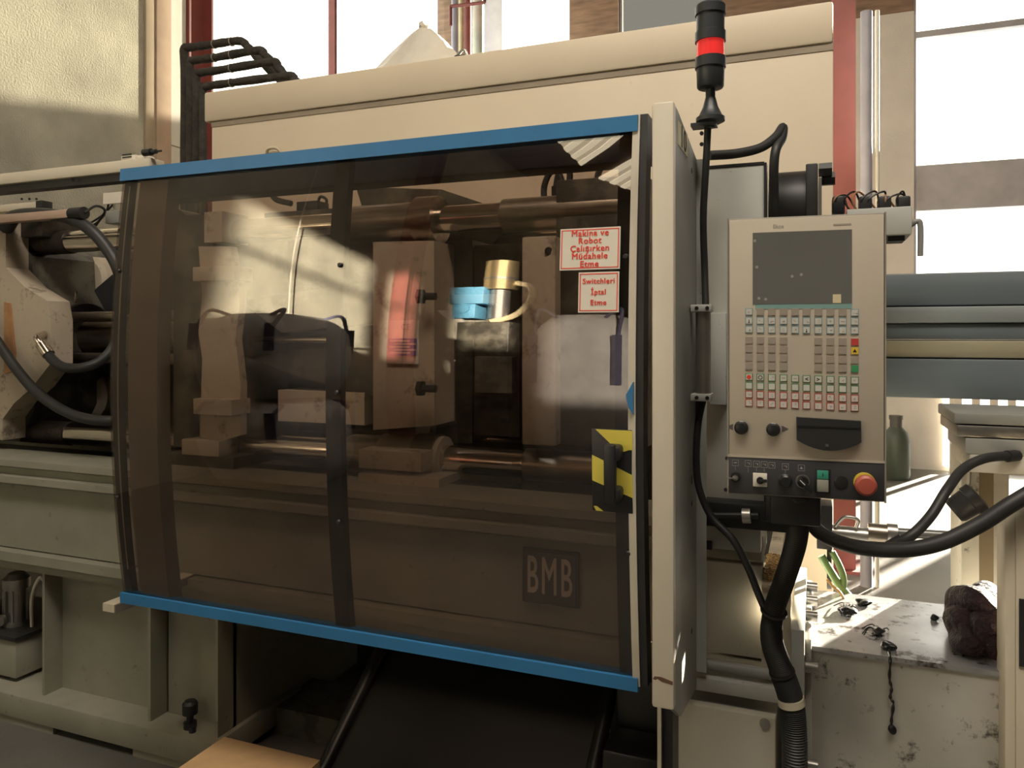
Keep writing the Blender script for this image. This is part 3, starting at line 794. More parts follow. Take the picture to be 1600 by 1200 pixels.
def sign(u0, v0, u1, v1, lines, sizes, gaps, label):
    um, vm = (u0 + u1) / 2, (v0 + v1) / 2
    M = door_M(um, vm, .0035)
    y = M.translation.y
    W = px_x(u1, y) - px_x(u0, y); H = px_z(um, v0, y) - px_z(um, v1, y)
    s = MB().box(-W / 2, W / 2, -H / 2, H / 2, -.0025, 0, .0, M)
    o = part('warning_sign', s, WHITES, door, label=label)
    f = MB(); e = .0022; k = .003
    for (a0, a1, b0, b1) in ((-W / 2 + k, W / 2 - k, H / 2 - k - e, H / 2 - k), (-W / 2 + k, W / 2 - k, -H / 2 + k, -H / 2 + k + e),
                             (-W / 2 + k, -W / 2 + k + e, -H / 2 + k, H / 2 - k), (W / 2 - k - e, W / 2 - k, -H / 2 + k, H / 2 - k)):
        f.box(a0, a1, b0, b1, 0, .0004, 0, M)
    part('border_line', f, REDINK, o)
    for ln, sz, g in zip(lines, sizes, gaps):
        text('lettering', ln, sz * H, REDINK, M @ Matrix.Translation((0, H * g, .0006)), o, weight=0.0006, extrude=.0001, spacing=1.1, sx=1.1)


sign(875, 356, 969, 422, ['Makina ve', 'Robot', 'Çalışırken', 'Müdahele', 'Etme'], [.208] * 5, [.37, .19, .005, -.18, -.37], 'white sign with red Turkish warning in five lines')
sign(904, 425, 967.5, 488.5, ['Switchleri', 'İptal', 'Etme'], [.185] * 3, [.27, .0, -.26], 'white sign with red Turkish warning in three lines')

# hazard plate and pull handle
M = door_M(957, 735, .004); y = M.translation.y
W = px_x(989, y) - px_x(925, y); H = px_z(957, 669, y) - px_z(957, 800, y)
hp = part('hazard_plate', MB().box(-W / 2, W / 2, -H / 2, H / 2, -.004, 0, .002, M), BLACK, door, label='black and yellow striped hazard plate')
for k, pts in enumerate(([(-.40, .49), (.5, .49), (.5, .26), (.42, .26), (.2, .22)], [(-.49, .18), (.5, -.11 + .07), (.5, -.36 + .05), (-.49, -.13)], [(-.46, -.44), (-.38, -.44), (-.22, -.495), (-.40, -.495)])):
    q = MB().prism([(a * W, b_ * H) for a, b_ in pts], 'z', 0, .0006)
    for v in q.bm.verts: v.co = M @ v.co
    part('stripe', q, YELLOW, hp)
hd = MB()
for sgn in (1, -1):
    hd.box(-.017, .017, sgn * .045 - .016, sgn * .045 + .016, 0, .045, .008, M @ Matrix.Translation((.010, 0, 0)))
part('pull_handle', hd.box(-.013, .013, -.066, .066, .03, .05, .006, M @ Matrix.Translation((.006, 0, 0))), BLACK, door, label='black pull handle')
p = at(986, 622, 1.63)
part('latch_tab', MB().prism([(p.x - .010, p.z + .006), (p.x + .006, p.z + .035), (p.x + .006, p.z - .035), (p.x - .004, p.z - .02)], 'y', 1.622, 1.632), BLUE, door, label='small blue latch tab')

# guide rail of the door above and stay bracket below
t = thing('door_guide_rail', 'beige horizontal guide rail carrying the top of the door', 'rail', (-2.5, 1.8, 1.95))
part('outer_rail', MB().box(-4.0, DX0 + .02, 1.76, 1.82, 1.995, 2.032, .004), BEIGE, t)
part('rail_groove', MB().box(-4.0, DX0, 1.775, 1.815, 1.972, 1.994), BLACK, t)
part('inner_beam', MB().box(DX0, -.33, 1.79, 1.87, 1.905, 1.99, .003), mat('beam_dark', (.03, .032, .04), .5), t)
for u in (114,): part('screw', MB().cyl(at(u, 281, 1.757), at(u, 281, 1.762), .006, seg=8), BLACK, t)
t = thing('door_switch', 'small cream switch box with black plunger on the guide rail', 'switch', tuple(at(215, 262, 1.79)))
part('box', MB().box(px_x(197, 1.79), px_x(220, 1.79), 1.77, 1.82, 2.033, px_z(205, 245, 1.79), .003), WHITES, t)
part('cap', MB().box(px_x(220.5, 1.79), px_x(232, 1.79), 1.775, 1.815, 2.033, px_z(205, 246, 1.79), .003), WHITES, t)
part('plunger', MB().lathe((px_x(227, 1.77), 1.765, 2.048), (1, 0, 0), [(0, .011), (.03, .011), (.03, .007), (.05, .007), (.05, .003), (.07, .003)], 14), BLACK, t)
for dz in (0.028, 0.020): part('slot', MB().box(px_x(200, 1.79), px_x(214, 1.79), 1.7685, 1.7705, 2.02 + dz, 2.024 + dz), BLACK, t)
t = thing('stay_bracket', 'grey angle bracket jutting out below the left door corner', 'bracket', tuple(at(200, 955, 1.8)))
q = at(166, 946, 1.74); q2 = at(180, 952, 1.74)
part('web', MB().box(q2.x - .004, q2.x, 1.74, 2.06, .64, .665), GREYP, t)
part('top_flange', MB().box(q.x - .01, q2.x, 1.74, 2.06, .665, .669), BEIGE, t)
part('face', MB().box(q.x - .01, q2.x, 1.736, 1.74, .645, .669), BEIGE, t)

# chute under the door and carton on the floor
CHU = mat('black_chute', (0.012, 0.012, 0.011), .35, var=.3, scale=4)
t = thing('parts_chute', 'black sheet chute sloping down under the door', 'chute', (-1.0, 2.1, 0))
x0, x1 = px_x(505, 1.9), px_x(905, 1.9)
part('slide', MB().prism([(1.72, .10), (1.74, .08), (2.75, .72), (2.74, .75)], 'x', x0, x1), CHU, t)
part('side_rim', MB().tube([(x0, 1.72, .09), (x0, 2.2, .42), (x0, 2.72, .76)], .022), CHU, t)
part('side_rim', MB().tube([(x1, 1.72, .09), (x1, 2.2, .42), (x1, 2.72, .76)], .022), CHU, t)
part('support_leg', MB().box(x0 - .01, x0 + .02, 2.3, 2.33, 0, .48), CHU, t)
part('support_leg', MB().box(x1 - .02, x1 + .01, 2.3, 2.33, 0, .48), CHU, t)
for k in range(3):
    part('side_step', MB().box(x1 + .03, -.36, 1.85 + k * .16, 1.99 + k * .16, 0, .25 + k * .13, .01), CHU, t)
t = thing('cardboard_box', 'brown cardboard box on the floor below the blue trim', 'box', (-1.53, 1.65, 0))
bx0, bx1, by0, by1, bz = -1.70, -1.345, 1.45, 1.885, .25
part('carton', MB().box(bx0, bx1, by0, by1, .0, bz - .004, .002), CARD, t)
part('flap', MB().box(bx0, bx1, by0, (by0 + by1) / 2 - .0015, bz - .004, bz), CARD, t)
part('flap', MB().box(bx0, bx1, (by0 + by1) / 2 + .0015, by1, bz - .004, bz), CARD, t)

# =================================================================== GUARD POST
PX0, PX1 = px_x(1018, 1.6), px_x(1053, 1.6)
t = thing('guard_post', 'tall beige channel post beside the control panel', 'post', (PX0, 1.6, .6))
b = MB()
b.box(PX0, PX1, 1.6, 1.625, .717, 1.981, .006)
part('front_face', b, POSTM, t)
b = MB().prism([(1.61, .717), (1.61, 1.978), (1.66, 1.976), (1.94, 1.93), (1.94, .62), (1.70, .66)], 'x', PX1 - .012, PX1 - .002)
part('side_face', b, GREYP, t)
part('inner_flange', MB().box(PX0, PX0 + .004, 1.625, 1.66, .73, 1.97), POSTM, t)
bx = px_x(1085, 1.95)
part('rear_flange', MB().box(PX1 - .012, PX1 + .022, 1.94, 1.945, .66, 1.93), WHITEP, t)
for v in (209, 226, 480, 640):
    z = px_z(1094, v, 1.94)
    part('bolt', MB().lathe((PX1 + .011, 1.94, z), (0, -1, 0), [(0, .005), (.005, .005)], 10), BLACK, t)
for v in (268, 745, 751, 785, 983):
    z = px_z(1079, v, 1.87)
    part('screw_hole', MB().cyl((PX1 - .003, 1.86, z), (PX1 - .001, 1.86, z), .007, seg=12), BLACK, t)
z0, z1 = px_z(1066, 246, 1.76), px_z(1066, 205, 1.76)
pl = part('number_plate', MB().box(PX1 - .002, PX1 - .0005, 1.66, 1.79, z0 + .006, z1 - .002), mat('plate_cream', (.72, .64, .42), .5), t, label='cream plate with number 10')
text('digits', '10', .068, BLACKINK, face_M((PX1 + .0002, 1.725, (z0 + z1) / 2), (0, 1, 0), (0, 0, 1)) @ Matrix.Diagonal((1.25, 1, 1, 1)), pl, extrude=.0003, bold=.0006)
zz = px_z(1035, 1061, 1.6)
part('scrape_mark', MB().prism([(PX0 + .003, zz - .003), (PX0 + .009, zz - .004), (PX0 + .012, zz - .001), (PX0 + .022, zz - .006), (PX0 + .044, zz - .009), (PX0 + .044, zz - .002), (PX0 + .02, zz + .004), (PX0 + .006, zz + .003)], 'y', 1.5992, 1.6002), mat('rust_brown', (.12, .06, .035), .8), t)
part('lower_strip', MB().box(px_x(1027, 1.7), px_x(1033, 1.7), 1.70, 1.71, 0, .72), BEIGE, t)
part('lower_channel', MB().box(px_x(1033, 1.72), px_x(1051, 1.72), 1.72, 1.8, 0, .72), DARKM, t)

# =================================================================== SIGNAL TOWER
SY = 1.876
k = pxm(1110, SY); bx = px_x(1110, SY)
def zz_(v): return px_z(1110, v, SY)
t = thing('signal_tower', 'black signal tower lamp with one red lens on the post', 'signal lamp', (bx, SY, zz_(193)))
SLATE = mat('tower_black', (0.035, 0.04, 0.046), .4, var=.1)
def prof(lst): return [(zz_(v) - zz_(193), r * k) for v, r in lst]
o_ = (bx, SY, zz_(193))
part('mount_base', MB().lathe(o_, (0, 0, 1), prof([(193, 16), (190, 22), (184, 22), (181, 18), (168, 12), (155, 8.5), (153, 8)]), 32), SLATE, t)
part('stem', MB().lathe(o_, (0, 0, 1), prof([(153, 7.5), (138, 7.5)]), 20), SLATE, t)
part('terminal_module', MB().lathe(o_, (0, 0, 1), prof([(140, 12), (138, 19), (136, 20.5), (108, 21.5), (107, 23.5), (91, 23.5), (90, 21)]), 36), SLATE, t)
REDL = mat('red_lens', (0.75, 0.03, 0.03), .2, var=.15, scale=40, emis=(1, .05, .04), estr=.35)
part('red_lens', MB().lathe(o_, (0, 0, 1), prof([(90, 21), (63, 21)]), 36), REDL, t, label='red translucent lens')
part('upper_module', MB().lathe(o_, (0, 0, 1), prof([(66, 23.5), (51, 23.5), (50, 21.5), (24, 21.5)]), 36), SLATE, t)
part('cap', MB().lathe(o_, (0, 0, 1), prof([(24, 23.5), (11, 23.5), (8, 21)]), 36), SLATE, t)
part('cable_stub', MB().cyl((bx, SY, zz_(193)), (bx, SY, zz_(200)), .01), SLATE, t)
part('mount_plate', MB().box(PX1 - .004, bx + .015, SY - .02, SY + .02, zz_(198), zz_(193)), SLATE, t)

# =================================================================== CONTROL PANEL
PC = at(1257, 562, 1.63)
PANG = math.radians(5)
pr, pn = Vector((math.cos(PANG), math.sin(PANG), 0)), Vector((math.sin(PANG), -math.cos(PANG), 0))


def pl_(u, v):
    a = (u - 800) / FOC
    d = Vector((-S_ + a * C_, C_ + a * S_, (HZ - v) / FOC)); o = Vector((0, 0, EYE))
    q = o + d * ((PC - o).dot(pn) / d.dot(pn)) - PC
    return q.dot(pr), q.z


t = panel = thing('operator_console', 'beige machine control panel with screen and membrane keys', 'control panel', tuple(PC), PANG)
FACE = mat('panel_face', (0.56, 0.49, 0.40), .5, var=.04, scale=4)
EDGE = mat('panel_edge', (0.30, 0.27, 0.23), .45)
LOWP = mat('panel_lower', (0.045, 0.045, 0.05), .5, var=.12)
xL, zT = pl_(1132, 340); xR, zB = pl_(1380, 787); _, zMid = pl_(1257, 717)
xL = -abs(xR - xL) / 2; xR = -xL
zT = (pl_(1132, 340)[1] + pl_(1384, 333)[1]) / 2; zB = (pl_(1129, 770)[1] + pl_(1379, 787)[1]) / 2
def panel_xz(u, v): return pl_(u, v)
part('housing', MB().box(xL, xR, .004, .085, zB, zT, .004), EDGE, t, True)
part('face_plate', MB().box(xL + .004, xR - .004, -.001, .005, zMid + .003, zT - .004, .001), FACE, t, True)
part('lower_plate', MB().box(xL + .002, xR - .002, -.001, .005, zB + .003, zMid - .002, .001), LOWP, t, True)
part('divider_strip', MB().box(xL, xR, -.002, .006, zMid - .002, zMid + .003), mat('divider', (.5, .44, .36), .4), t, True)
for x0, x1 in ((xL, xL + .003), (xR - .003, xR)):
    part('edge_strip', MB().box(x0, x1, -.002, .004, zB, zT), EDGE, t, True)
x0, z1 = panel_xz(1176, 364); x1, z0 = panel_xz(1331, 474)
SCR = mat('screen_glass', (0.16, 0.16, 0.15), .12, var=.08)
scr = part('screen', MB().box(x0, x1, -.002, 0, z0, z1), SCR, t, True, label='dark glossy display screen')
part('screen_mark', MB().box(x0 + .15, x0 + .165, -.0022, -.0019, z0 + .001, z0 + .018), mat('sticker_pale', (.72, .62, .42), .4), scr, True)
for dx_, dz_ in ((.012, .012), (.025, .01), (.075, .055), (.092, .058), (.004, .128), (.008, .075)):
    part('smudge', MB().cyl((x0 + dx_, -.0024, z0 + dz_), (x0 + dx_, -.0019, z0 + dz_), .003, seg=10), mat('smudge', (.34, .33, .3), .6), scr, True)
x0, z1 = panel_xz(1180, 475.5); x1, z0 = panel_xz(1331, 482)
part('teal_band', MB().box(x0, x1, -.0016, 0, z0, z1), mat('teal_print', (.22, .38, .36), .5), t, True)
text('maker_mark', 'Ekos', .011, GREYINK, face_M((panel_xz(1216, 354)[0], -.0012, panel_xz(1216, 354)[1]), (1, 0, 0), (0, 0, 1)), t, True, extrude=.0002)
part('model_mark', MB().box(panel_xz(1302, 351)[0], panel_xz(1330, 351)[0], -.0014, -.001, panel_xz(1302, 353)[1], panel_xz(1302, 350)[1]), mat('mark_faint', (.40, .35, .29), .6), t, True)
# membrane keys
cols = [1120 + x / 5.714 for x in (287, 388, 490, 595, 698, 800, 905, 1013, 1122, 1230)]
rows = [(155, 163), (235, 243), (313, 323), (410, 425), (487, 503), (563, 587), (640, 663), (737, 768), (815, 848), (892, 930), (968, 1010)]
kc = {'w': mat('key_white', (.62, .60, .54), .5, var=.05), 'g': mat('key_taupe', (.36, .31, .26), .5, var=.05), 'y': mat('key_yellow', (.75, .5, .05), .5, var=.0),
      'r': mat('key_red', (.55, .06, .05), .5, var=.0), 'n': mat('key_green', (.05, .30, .12), .5, var=.0)}
fr = {'b': mat('frame_blue', (.22, .36, .44), .5, var=0), 'g': mat('frame_green', (.07, .22, .11), .5, var=0), 'r': mat('frame_red', (.42, .06, .05), .5, var=0),
      't': mat('frame_taupe', (.42, .36, .29), .5, var=0)}
kw = pxm(1255, 1.63) * 5.7
kmesh = {}
def key_mesh(face, frame):
    if (face, frame) not in kmesh:
        b = MB(); b.mi = 0
        b.box(-kw, kw, -.0014, 0, -kw, kw)
        b.mi = 1
        q = kw * (.80 if frame != 't' else .9)
        b.box(-q, q, -.0022, -.0013, -q, q)
        kmesh[(face, frame)] = b.mesh('key', [fr[frame], kc[face]])
    return kmesh[(face, frame)]


def put_key(i, j, face, frame):
    yl, yr = rows[j]; u = cols[i]; v = 460 + (yl + (yr - yl) * i / 9) / 5.714
    x, z = panel_xz(u, v)
    o = bpy.data.objects.new('key', key_mesh(face, frame)); COL.objects.link(o); o.parent = panel; o.location = (x, -.001, z)
    return o


def icon(key, kind):
    b = MB(); q = kw
    m = BLACKINK
    if kind == 'stop': b.cyl((0, -.0026, 0), (0, -.0021, 0), q * .6, seg=18); m = REDINK
    elif kind == 'ring':
        n = 18; A = [b.bm.verts.new(Vector((q * .6 * math.cos(a * 2 * math.pi / n), -.0025, q * .6 * math.sin(a * 2 * math.pi / n)))) for a in range(n)]
        B = [b.bm.verts.new(Vector((q * .42 * math.cos(a * 2 * math.pi / n), -.0025, q * .42 * math.sin(a * 2 * math.pi / n)))) for a in range(n)]
        for a in range(n): b.bm.faces.new((A[a], A[(a + 1) % n], B[(a + 1) % n], B[a]))
    elif kind in '<>':
        s = -1 if kind == '<' else 1
        b.prism([(s * q * .5, 0), (-s * q * .45, q * .45), (-s * q * .45, q * .2), (s * q * .1, 0), (-s * q * .45, -q * .2), (-s * q * .45, -q * .45)], 'y', -.0025, -.0021)
    elif kind == 'therm': b.box(-q * .08, q * .08, -.0025, -.0021, -q * .5, q * .3).cyl((0, -.0025, -q * .45), (0, -.0021, -q * .45), q * .2, seg=10)
    elif kind == 'tri': b.prism([(0, q * .5), (q * .5, -q * .4), (-q * .5, -q * .4)], 'y', -.0025, -.0021)
    elif kind == 'bar': b.box(-q * .5, q * .5, -.0025, -.0021, -q * .1, q * .12); m = GREYINK
    else:
        rnd = random.Random(kind); m = GREYINK
        for _ in range(3):
            x, z = rnd.uniform(-.45, .2) * q, rnd.uniform(-.45, .3) * q
            b.box(x, x + rnd.uniform(.12, .5) * q, -.0025, -.0021, z, z + rnd.uniform(.08, .25) * q)
    part('symbol', b, m, key, True)


spec = {(7, 0): 'stop', (7, 1): 'ring', (7, 5): '<', (7, 6): '>', (1, 0): 'therm', (2, 5): 'therm', (1, 8): 'bar', (4, 9): 'tri', (7, 3): 'bar', (7, 4): 'bar'}
for j in range(11):
    for i in range(10):
        if j == 0: f = ('w', 'b') if i in (0, 9) else ('g', 't')
        elif j in (1, 2): f = ('w', 'b')
        elif j <= 6:
            if i in (4, 5): continue
            f = ('g', 't')
            if i == 9: f = (('r', 't'), ('y', 't'), ('g', 't'), ('n', 't'))[j - 3]
        elif j in (7, 8): f = ('w', 'g')
        else: f = ('w', 'r')
        ko = put_key(i, j, *f)
        if (j, i) in spec: icon(ko, spec[(j, i)])
        elif f[0] == 'w' and j != 8: icon(ko, 'misc%d_%d' % (j, i))
KNOB = mat('knob_black', (.02, .02, .021), .3)
for (u, v, ut, d) in ((1158, 668, 1141, -1), (1208, 671, 1226, 1)):
    x, z = panel_xz(u, v); r = pxm(u, 1.63) * 9.6
    part('push_button', MB().lathe((x, 0, z), (0, -1, 0), [(0, r * 1.1), (.003, r * 1.1), (.004, r), (.010, r), (.013, r * .8), (.0145, r * .3)], 28), KNOB, t, True)
    x, z = panel_xz(ut, v - 1); h = pxm(u, 1.63) * 6
    part('arrow_mark', MB().prism([(x + d * h, z), (x - d * h * .7, z + h * .85), (x - d * h * .7, z - h * .85)], 'y', -.0016, -.001), mat('arrow_print', (.10, .085, .09), .6), t, True)
x0, z1 = panel_xz(1244, 651); x1, z0 = panel_xz(1344, 690); xm, zc = panel_xz(1294, 703)
pts = [(x0, z1), (x1, z1 - .004)]
for q in range(13):
    s = 1 - q / 6.0
    pts.append((xm + (x1 - x0) / 2 * s, z0 - (z0 - zc) * (1 - s * s)))
flap = part('disk_cover', MB().prism(pts, 'y', -.012, 0), mat('flap_black', (.028, .029, .03), .45, var=.1), t, True)
part('cover_lip', MB().box(x0 + .002, x1 - .002, -.0135, -.011, z1 - .018, z1 - .015), BLACK, flap, True)
x, z = panel_xz(1291, 694.5)
part('screw', MB().cyl((x, -.0135, z), (x, -.012, z), .0032, seg=12), STEEL, flap, True)
# switches on the dark lower plate
x, z = panel_xz(1149, 745)
ks = part('key_switch', MB().lathe((x, 0, z), (0, -1, 0), [(0, .0105), (.008, .0105), (.008, .0065), (.012, .0065)], 8), KNOB, t, True)
part('key', MB().box(x - .0165, x + .002, -.022, -.012, z - .0008, z + .0008).cyl((x, -.0135, z), (x, -.012, z), .0055, seg=16), STEEL, ks, True)
x, z = panel_xz(1187.5, 749.5); q = .0136
sw = part('selector_switch', MB().box(x - q, x + q, -.004, 0, z - q, z + q, .001), WHITES, t, True, label='white square selector switch')
part('knob', MB().lathe((x, -.004, z), (0, -1, 0), [(0, .007), (.008, .007)], 20).box(x, x + .013, -.014, -.006, z - .003, z + .003, .001), KNOB, sw, True)
x, z = panel_xz(1227, 751)
part('push_button', MB().lathe((x, 0, z), (0, -1, 0), [(0, .0135), (.003, .0135), (.004, .012), (.010, .012), (.013, .009)], 24), KNOB, t, True)
x, z = panel_xz(1254, 752)
rs = part('rotary_switch', MB().lathe((x, 0, z), (0, -1, 0), [(0, .0115), (.012, .0105)], 24), KNOB, t, True)
part('dial_ring', MB().lathe((x, 0, z), (0, -1, 0), [(0, .0136), (.002, .0136), (.002, .012)], 28), STEEL, rs, True)
Mq = Matrix.Translation((x, 0, z)) @ Matrix.Rotation(math.radians(45), 4, 'Y')
part('grip', MB().box(-.010, .024, -.024, -.010, -.0045, .0045, .002, Mq), KNOB, rs, True)
part('pointer', MB().box(-.009, .004, -.0245, -.0238, -.0008, .0008, 0, Mq), WHITEINK, rs, True)
x, z = panel_xz(1285, 751); a_, b_ = .0145, .0245
rk = part('rocker_switch', MB().box(x - a_, x + a_, -.004, 0, z - b_, z + b_, .001), BLACK, t, True)
part('green_button', MB().box(x - .0105, x + .0105, -.008, -.004, z + .004, z + .021, .001), mat('button_green', (.05, .32, .22), .4), rk, True)
part('white_button', MB().box(x - .0105, x + .0105, -.008, -.004, z - .021, z + .003, .001), mat('button_grey', (.33, .33, .28), .4), rk, True)
part('symbol', MB().box(x - .0008, x + .0008, -.0084, -.0079, z + .010, z + .016), BLACKINK, rk, True)
x, z = panel_xz(1314, 753)
part('blank_plug', MB().lathe((x, 0, z), (0, -1, 0), [(0, .0125), (.003, .0125), (.004, .010)], 24), KNOB, t, True)
x, z = panel_xz(1350, 755)
es = part('emergency_base', MB().lathe((x, 0, z + .002), (0, -1, 0), [(0, .0195), (.006, .0195), (.007, .018)], 32), mat('estop_yellow', (.55, .40, .03), .5), t, True, label='yellow ring of the emergency stop')
part('emergency_button', MB().lathe((x, -.006, z), (0, -1, 0), [(0, .012), (.010, .012), (.012, .0195), (.022, .0195), (.026, .015), (.027, .005)], 32), mat('estop_red', (.46, .10, .07), .45), es, True, label='red mushroom button')
LINE = mat('print_line', (.38, .37, .35), .6, var=0)
for n_, (u, v) in enumerate(((1149, 723), (1169, 724), (1182, 725), (1194, 726), (1206, 727), (1227, 729), (1252, 731))):
    x, z = panel_xz(u, v); q = .0062; e = .0006
    b = MB()
    b.box(x - q, x + q, -.0016, -.001, z + q - e, z + q).box(x - q, x + q, -.0016, -.001, z - q, z - q + e)
    b.box(x - q, x - q + e, -.0016, -.001, z - q, z + q).box(x + q - e, x + q, -.0016, -.001, z - q, z + q)
    if n_ == 6: b.prism([(x, z + .003), (x + .003, z - .002), (x - .003, z - .002)], 'y', -.0016, -.001)
    elif n_ == 0: b.box(x - .0035, x + .0035, -.0016, -.001, -.0008, .0008, 0, Matrix.Translation((0, 0, z)) @ Matrix.Identity(4)) if False else b.box(x - .003, x + .003, -.0016, -.001, z - .0006, z + .0012)
    else: b.box(x - .003, x + .003, -.0016, -.001, z + .001, z + .0018).box(x + .0015, x + .003, -.0016, -.001, z - .002, z + .001)
    if n_ in (0, 5): b.box(x - e / 2, x + e / 2, -.0016, -.001, z - .014, z - q)
    if n_ in (2, 3): b.box(x - e / 2, x + e / 2, -.0016, -.001, z - .014, z - q)
    if n_ == 1: b.box(x - e / 2, x + e / 2, -.0016, -.001, z - .018, z - q)
    part('printed_symbol', b, LINE, t, True)
for u, v in ((1136, 716), (1134, 765)):
    x, z = panel_xz(u, v); part('screw', MB().cyl((x, -.002, z), (x, -.001, z), .004, seg=12), BLACK, t, True)
# support arm behind it
part('mounting_arm', MB().box(xL + .07, xL + .16, .085, .40, zB + .05, zB + .15, .006), DARKM, t, True)
part('under_box', MB().box(xL + .085, xL + .18, .02, .10, zB - .06, zB, .004), BLACK, t, True)

# =================================================================== RIGHT OF THE POST
t = thing('platen_cover', 'speckled grey white cover sheet behind the control panel', 'cover', (px_x(1150, 2.02), 2.02, 1.0))
part('cover_sheet', MB().box(px_x(1096, 2.02), px_x(1194, 2.02), 2.02, 2.03, 1.03, px_z(1150, 260, 2.02), .002), WHITEP, t)
part('cover_rim', MB().box(px_x(1194, 2.02), px_x(1198, 2.02), 2.015, 2.06, 1.03, px_z(1150, 258, 2.02)), DARKM, t)
part('cover_rim', MB().box(px_x(1096, 2.02), px_x(1194, 2.02), 2.018, 2.06, px_z(1150, 260, 2.02), px_z(1150, 256, 2.02)), DARKM, t)
part('lower_sheet', MB().box(px_x(1110, 1.97), px_x(1135, 1.97), 1.96, 2.02, px_z(1120, 632, 1.97), px_z(1120, 489, 1.97), .002), WHITEP, t)
t = thing('grab_bar', 'round grey grab bar between two clamps beside the post', 'handle', tuple(at(1100, 560, 1.85)))
gx = px_x(1099, 1.85)
part('bar', MB().cyl((gx, 1.85, px_z(1099, 624, 1.85)), (gx, 1.85, px_z(1099, 480, 1.85)), .0175, seg=28), STEEL, t)
for v in (482, 620):
    z = px_z(1090, v, 1.85)
    cl = part('clamp_block', MB().box(PX1, gx + .02, 1.825, 1.875, z - .0085, z + .0085, .002), WHITEP, t)
    part('screw', MB().cyl((gx + .012, 1.8235, z), (gx + .012, 1.826, z), .0045, seg=12), BLACK, cl)
    part('screw', MB().cyl((gx - .012, 1.8235, z), (gx - .012, 1.826, z), .0045, seg=12), BLACK, cl)
t = thing('slide_rail', 'black horizontal slide rail under the control panel', 'rail', tuple(at(1140, 800, 1.98)))
part('bar', MB().box(px_x(1060, 1.98), px_x(1262, 1.98), 1.96, 2.03, px_z(1140, 822, 1.98), px_z(1140, 784, 1.98), .003), DARKM, t)
part('rod', MB().cyl(at(1060, 805, 1.95), at(1185, 806, 1.95), .008), DARKM, t)
part('collar', MB().cyl(at(1160, 806, 1.95), at(1173, 806, 1.95), .018), STEEL, t)
part('box', MB().box(px_x(1196, 1.93), px_x(1262, 1.93), 1.91, 1.96, px_z(1230, 815, 1.93), px_z(1230, 775, 1.93), .003), BLACK, t)
t = thing('front_block', 'pale grey rectangular cover block under the black slide rail', 'cover', tuple(at(1140, 850, 2.0)))
part('block', MB().box(px_x(1092, 2.0), px_x(1189, 2.0), 1.99, 2.05, px_z(1140, 858, 2.0), px_z(1140, 812, 2.0), .003), WHITEP, t)
part('fastener', MB().box(px_x(1100, 1.98), px_x(1112, 1.98), 1.975, 1.99, px_z(1106, 858, 1.98), px_z(1106, 846, 1.98)), BLACK, t)
t = thing('base_cabinet', 'pale painted base cabinet door at the bottom by the post', 'cabinet', (px_x(1130, 1.9), 1.9, 0))
cx0, cx1 = px_x(1054, 1.9), px_x(1212, 1.9)
part('cabinet_door', MB().box(cx0, cx1, 1.9, 1.93, .0, px_z(1054, 1096, 1.9), .004), mat('cabinet_cream', (.56, .52, .43), .5, var=.06, dirt=.5, dscale=12, dcol=(.3, .24, .16), dthr=.65), t)
part('cabinet_body', MB().box(cx0, cx1, 1.93, 2.5, 0, .58), GREYP, t)
z = px_z(1195, 1130, 1.9)
part('lock', MB().lathe((px_x(1195, 1.9), 1.9, z), (0, -1, 0), [(0, .012), (.004, .012), (.004, .009), (.006, .009)], 18), STEEL, t)
part('tube_rail', MB().cyl((px_x(1083, 1.98), 1.98, px_z(1150, 1045, 1.98)), (px_x(1215, 1.98), 1.98, px_z(1150, 1045, 1.98)), .014), GREYP, t)
part('lower_rail', MB().box(px_x(1085, 1.97), px_x(1215, 1.97), 1.95, 2.0, px_z(1150, 1083, 1.97), px_z(1150, 1062, 1.97), .002), WHITEP, t)

# injection side base with bolted flange
t = thing('injection_stand', 'oily white injection unit base with dark streaks', 'machine base', (.2, 2.2, 0))
ix0, ix1 = px_x(1268, 1.98), px_x(1572, 1.98)
part('front_plate', MB().box(ix0, ix1, 1.98, 2.0, .28, .738), DIRTYW, t)
part('lower_plate', MB().box(ix0, ix1, 1.985, 2.0, .0, .275), DIRTYW, t)
part('top_plate', MB().box(ix0, ix1 + .0, 1.975, 2.41, .738, .75), BASETOP, t)
part('rear_plate', MB().box(ix0, ix1, 2.39, 2.41, 0, .738), DIRTYW, t)
fx0, fx1 = px_x(1246, 1.95), px_x(1266, 1.95)
part('end_flange', MB().box(ix0 - .045, ix0 - .015, 1.93, 2.45, 0, .80, .002), WHITEP, t)
part('joint_flange', MB().box(ix0 - .014, ix0, 1.96, 2.43, 0, .77, .002), DIRTYW, t)
for y_, z_ in ((1.945, .71), (1.945, .48), (1.945, .25)):
    part('flange_bolt', MB().lathe((ix0 - .014, y_, z_), (1, 0, 0), [(0, .013), (.028, .013)], 14), STEEL, t)
for y_ in (2.08, 2.2, 2.32):
    part('flange_bolt', MB().lathe((ix0 - .014, y_, .785), (1, 0, 0), [(0, .013), (.028, .013)], 14), STEEL, t)
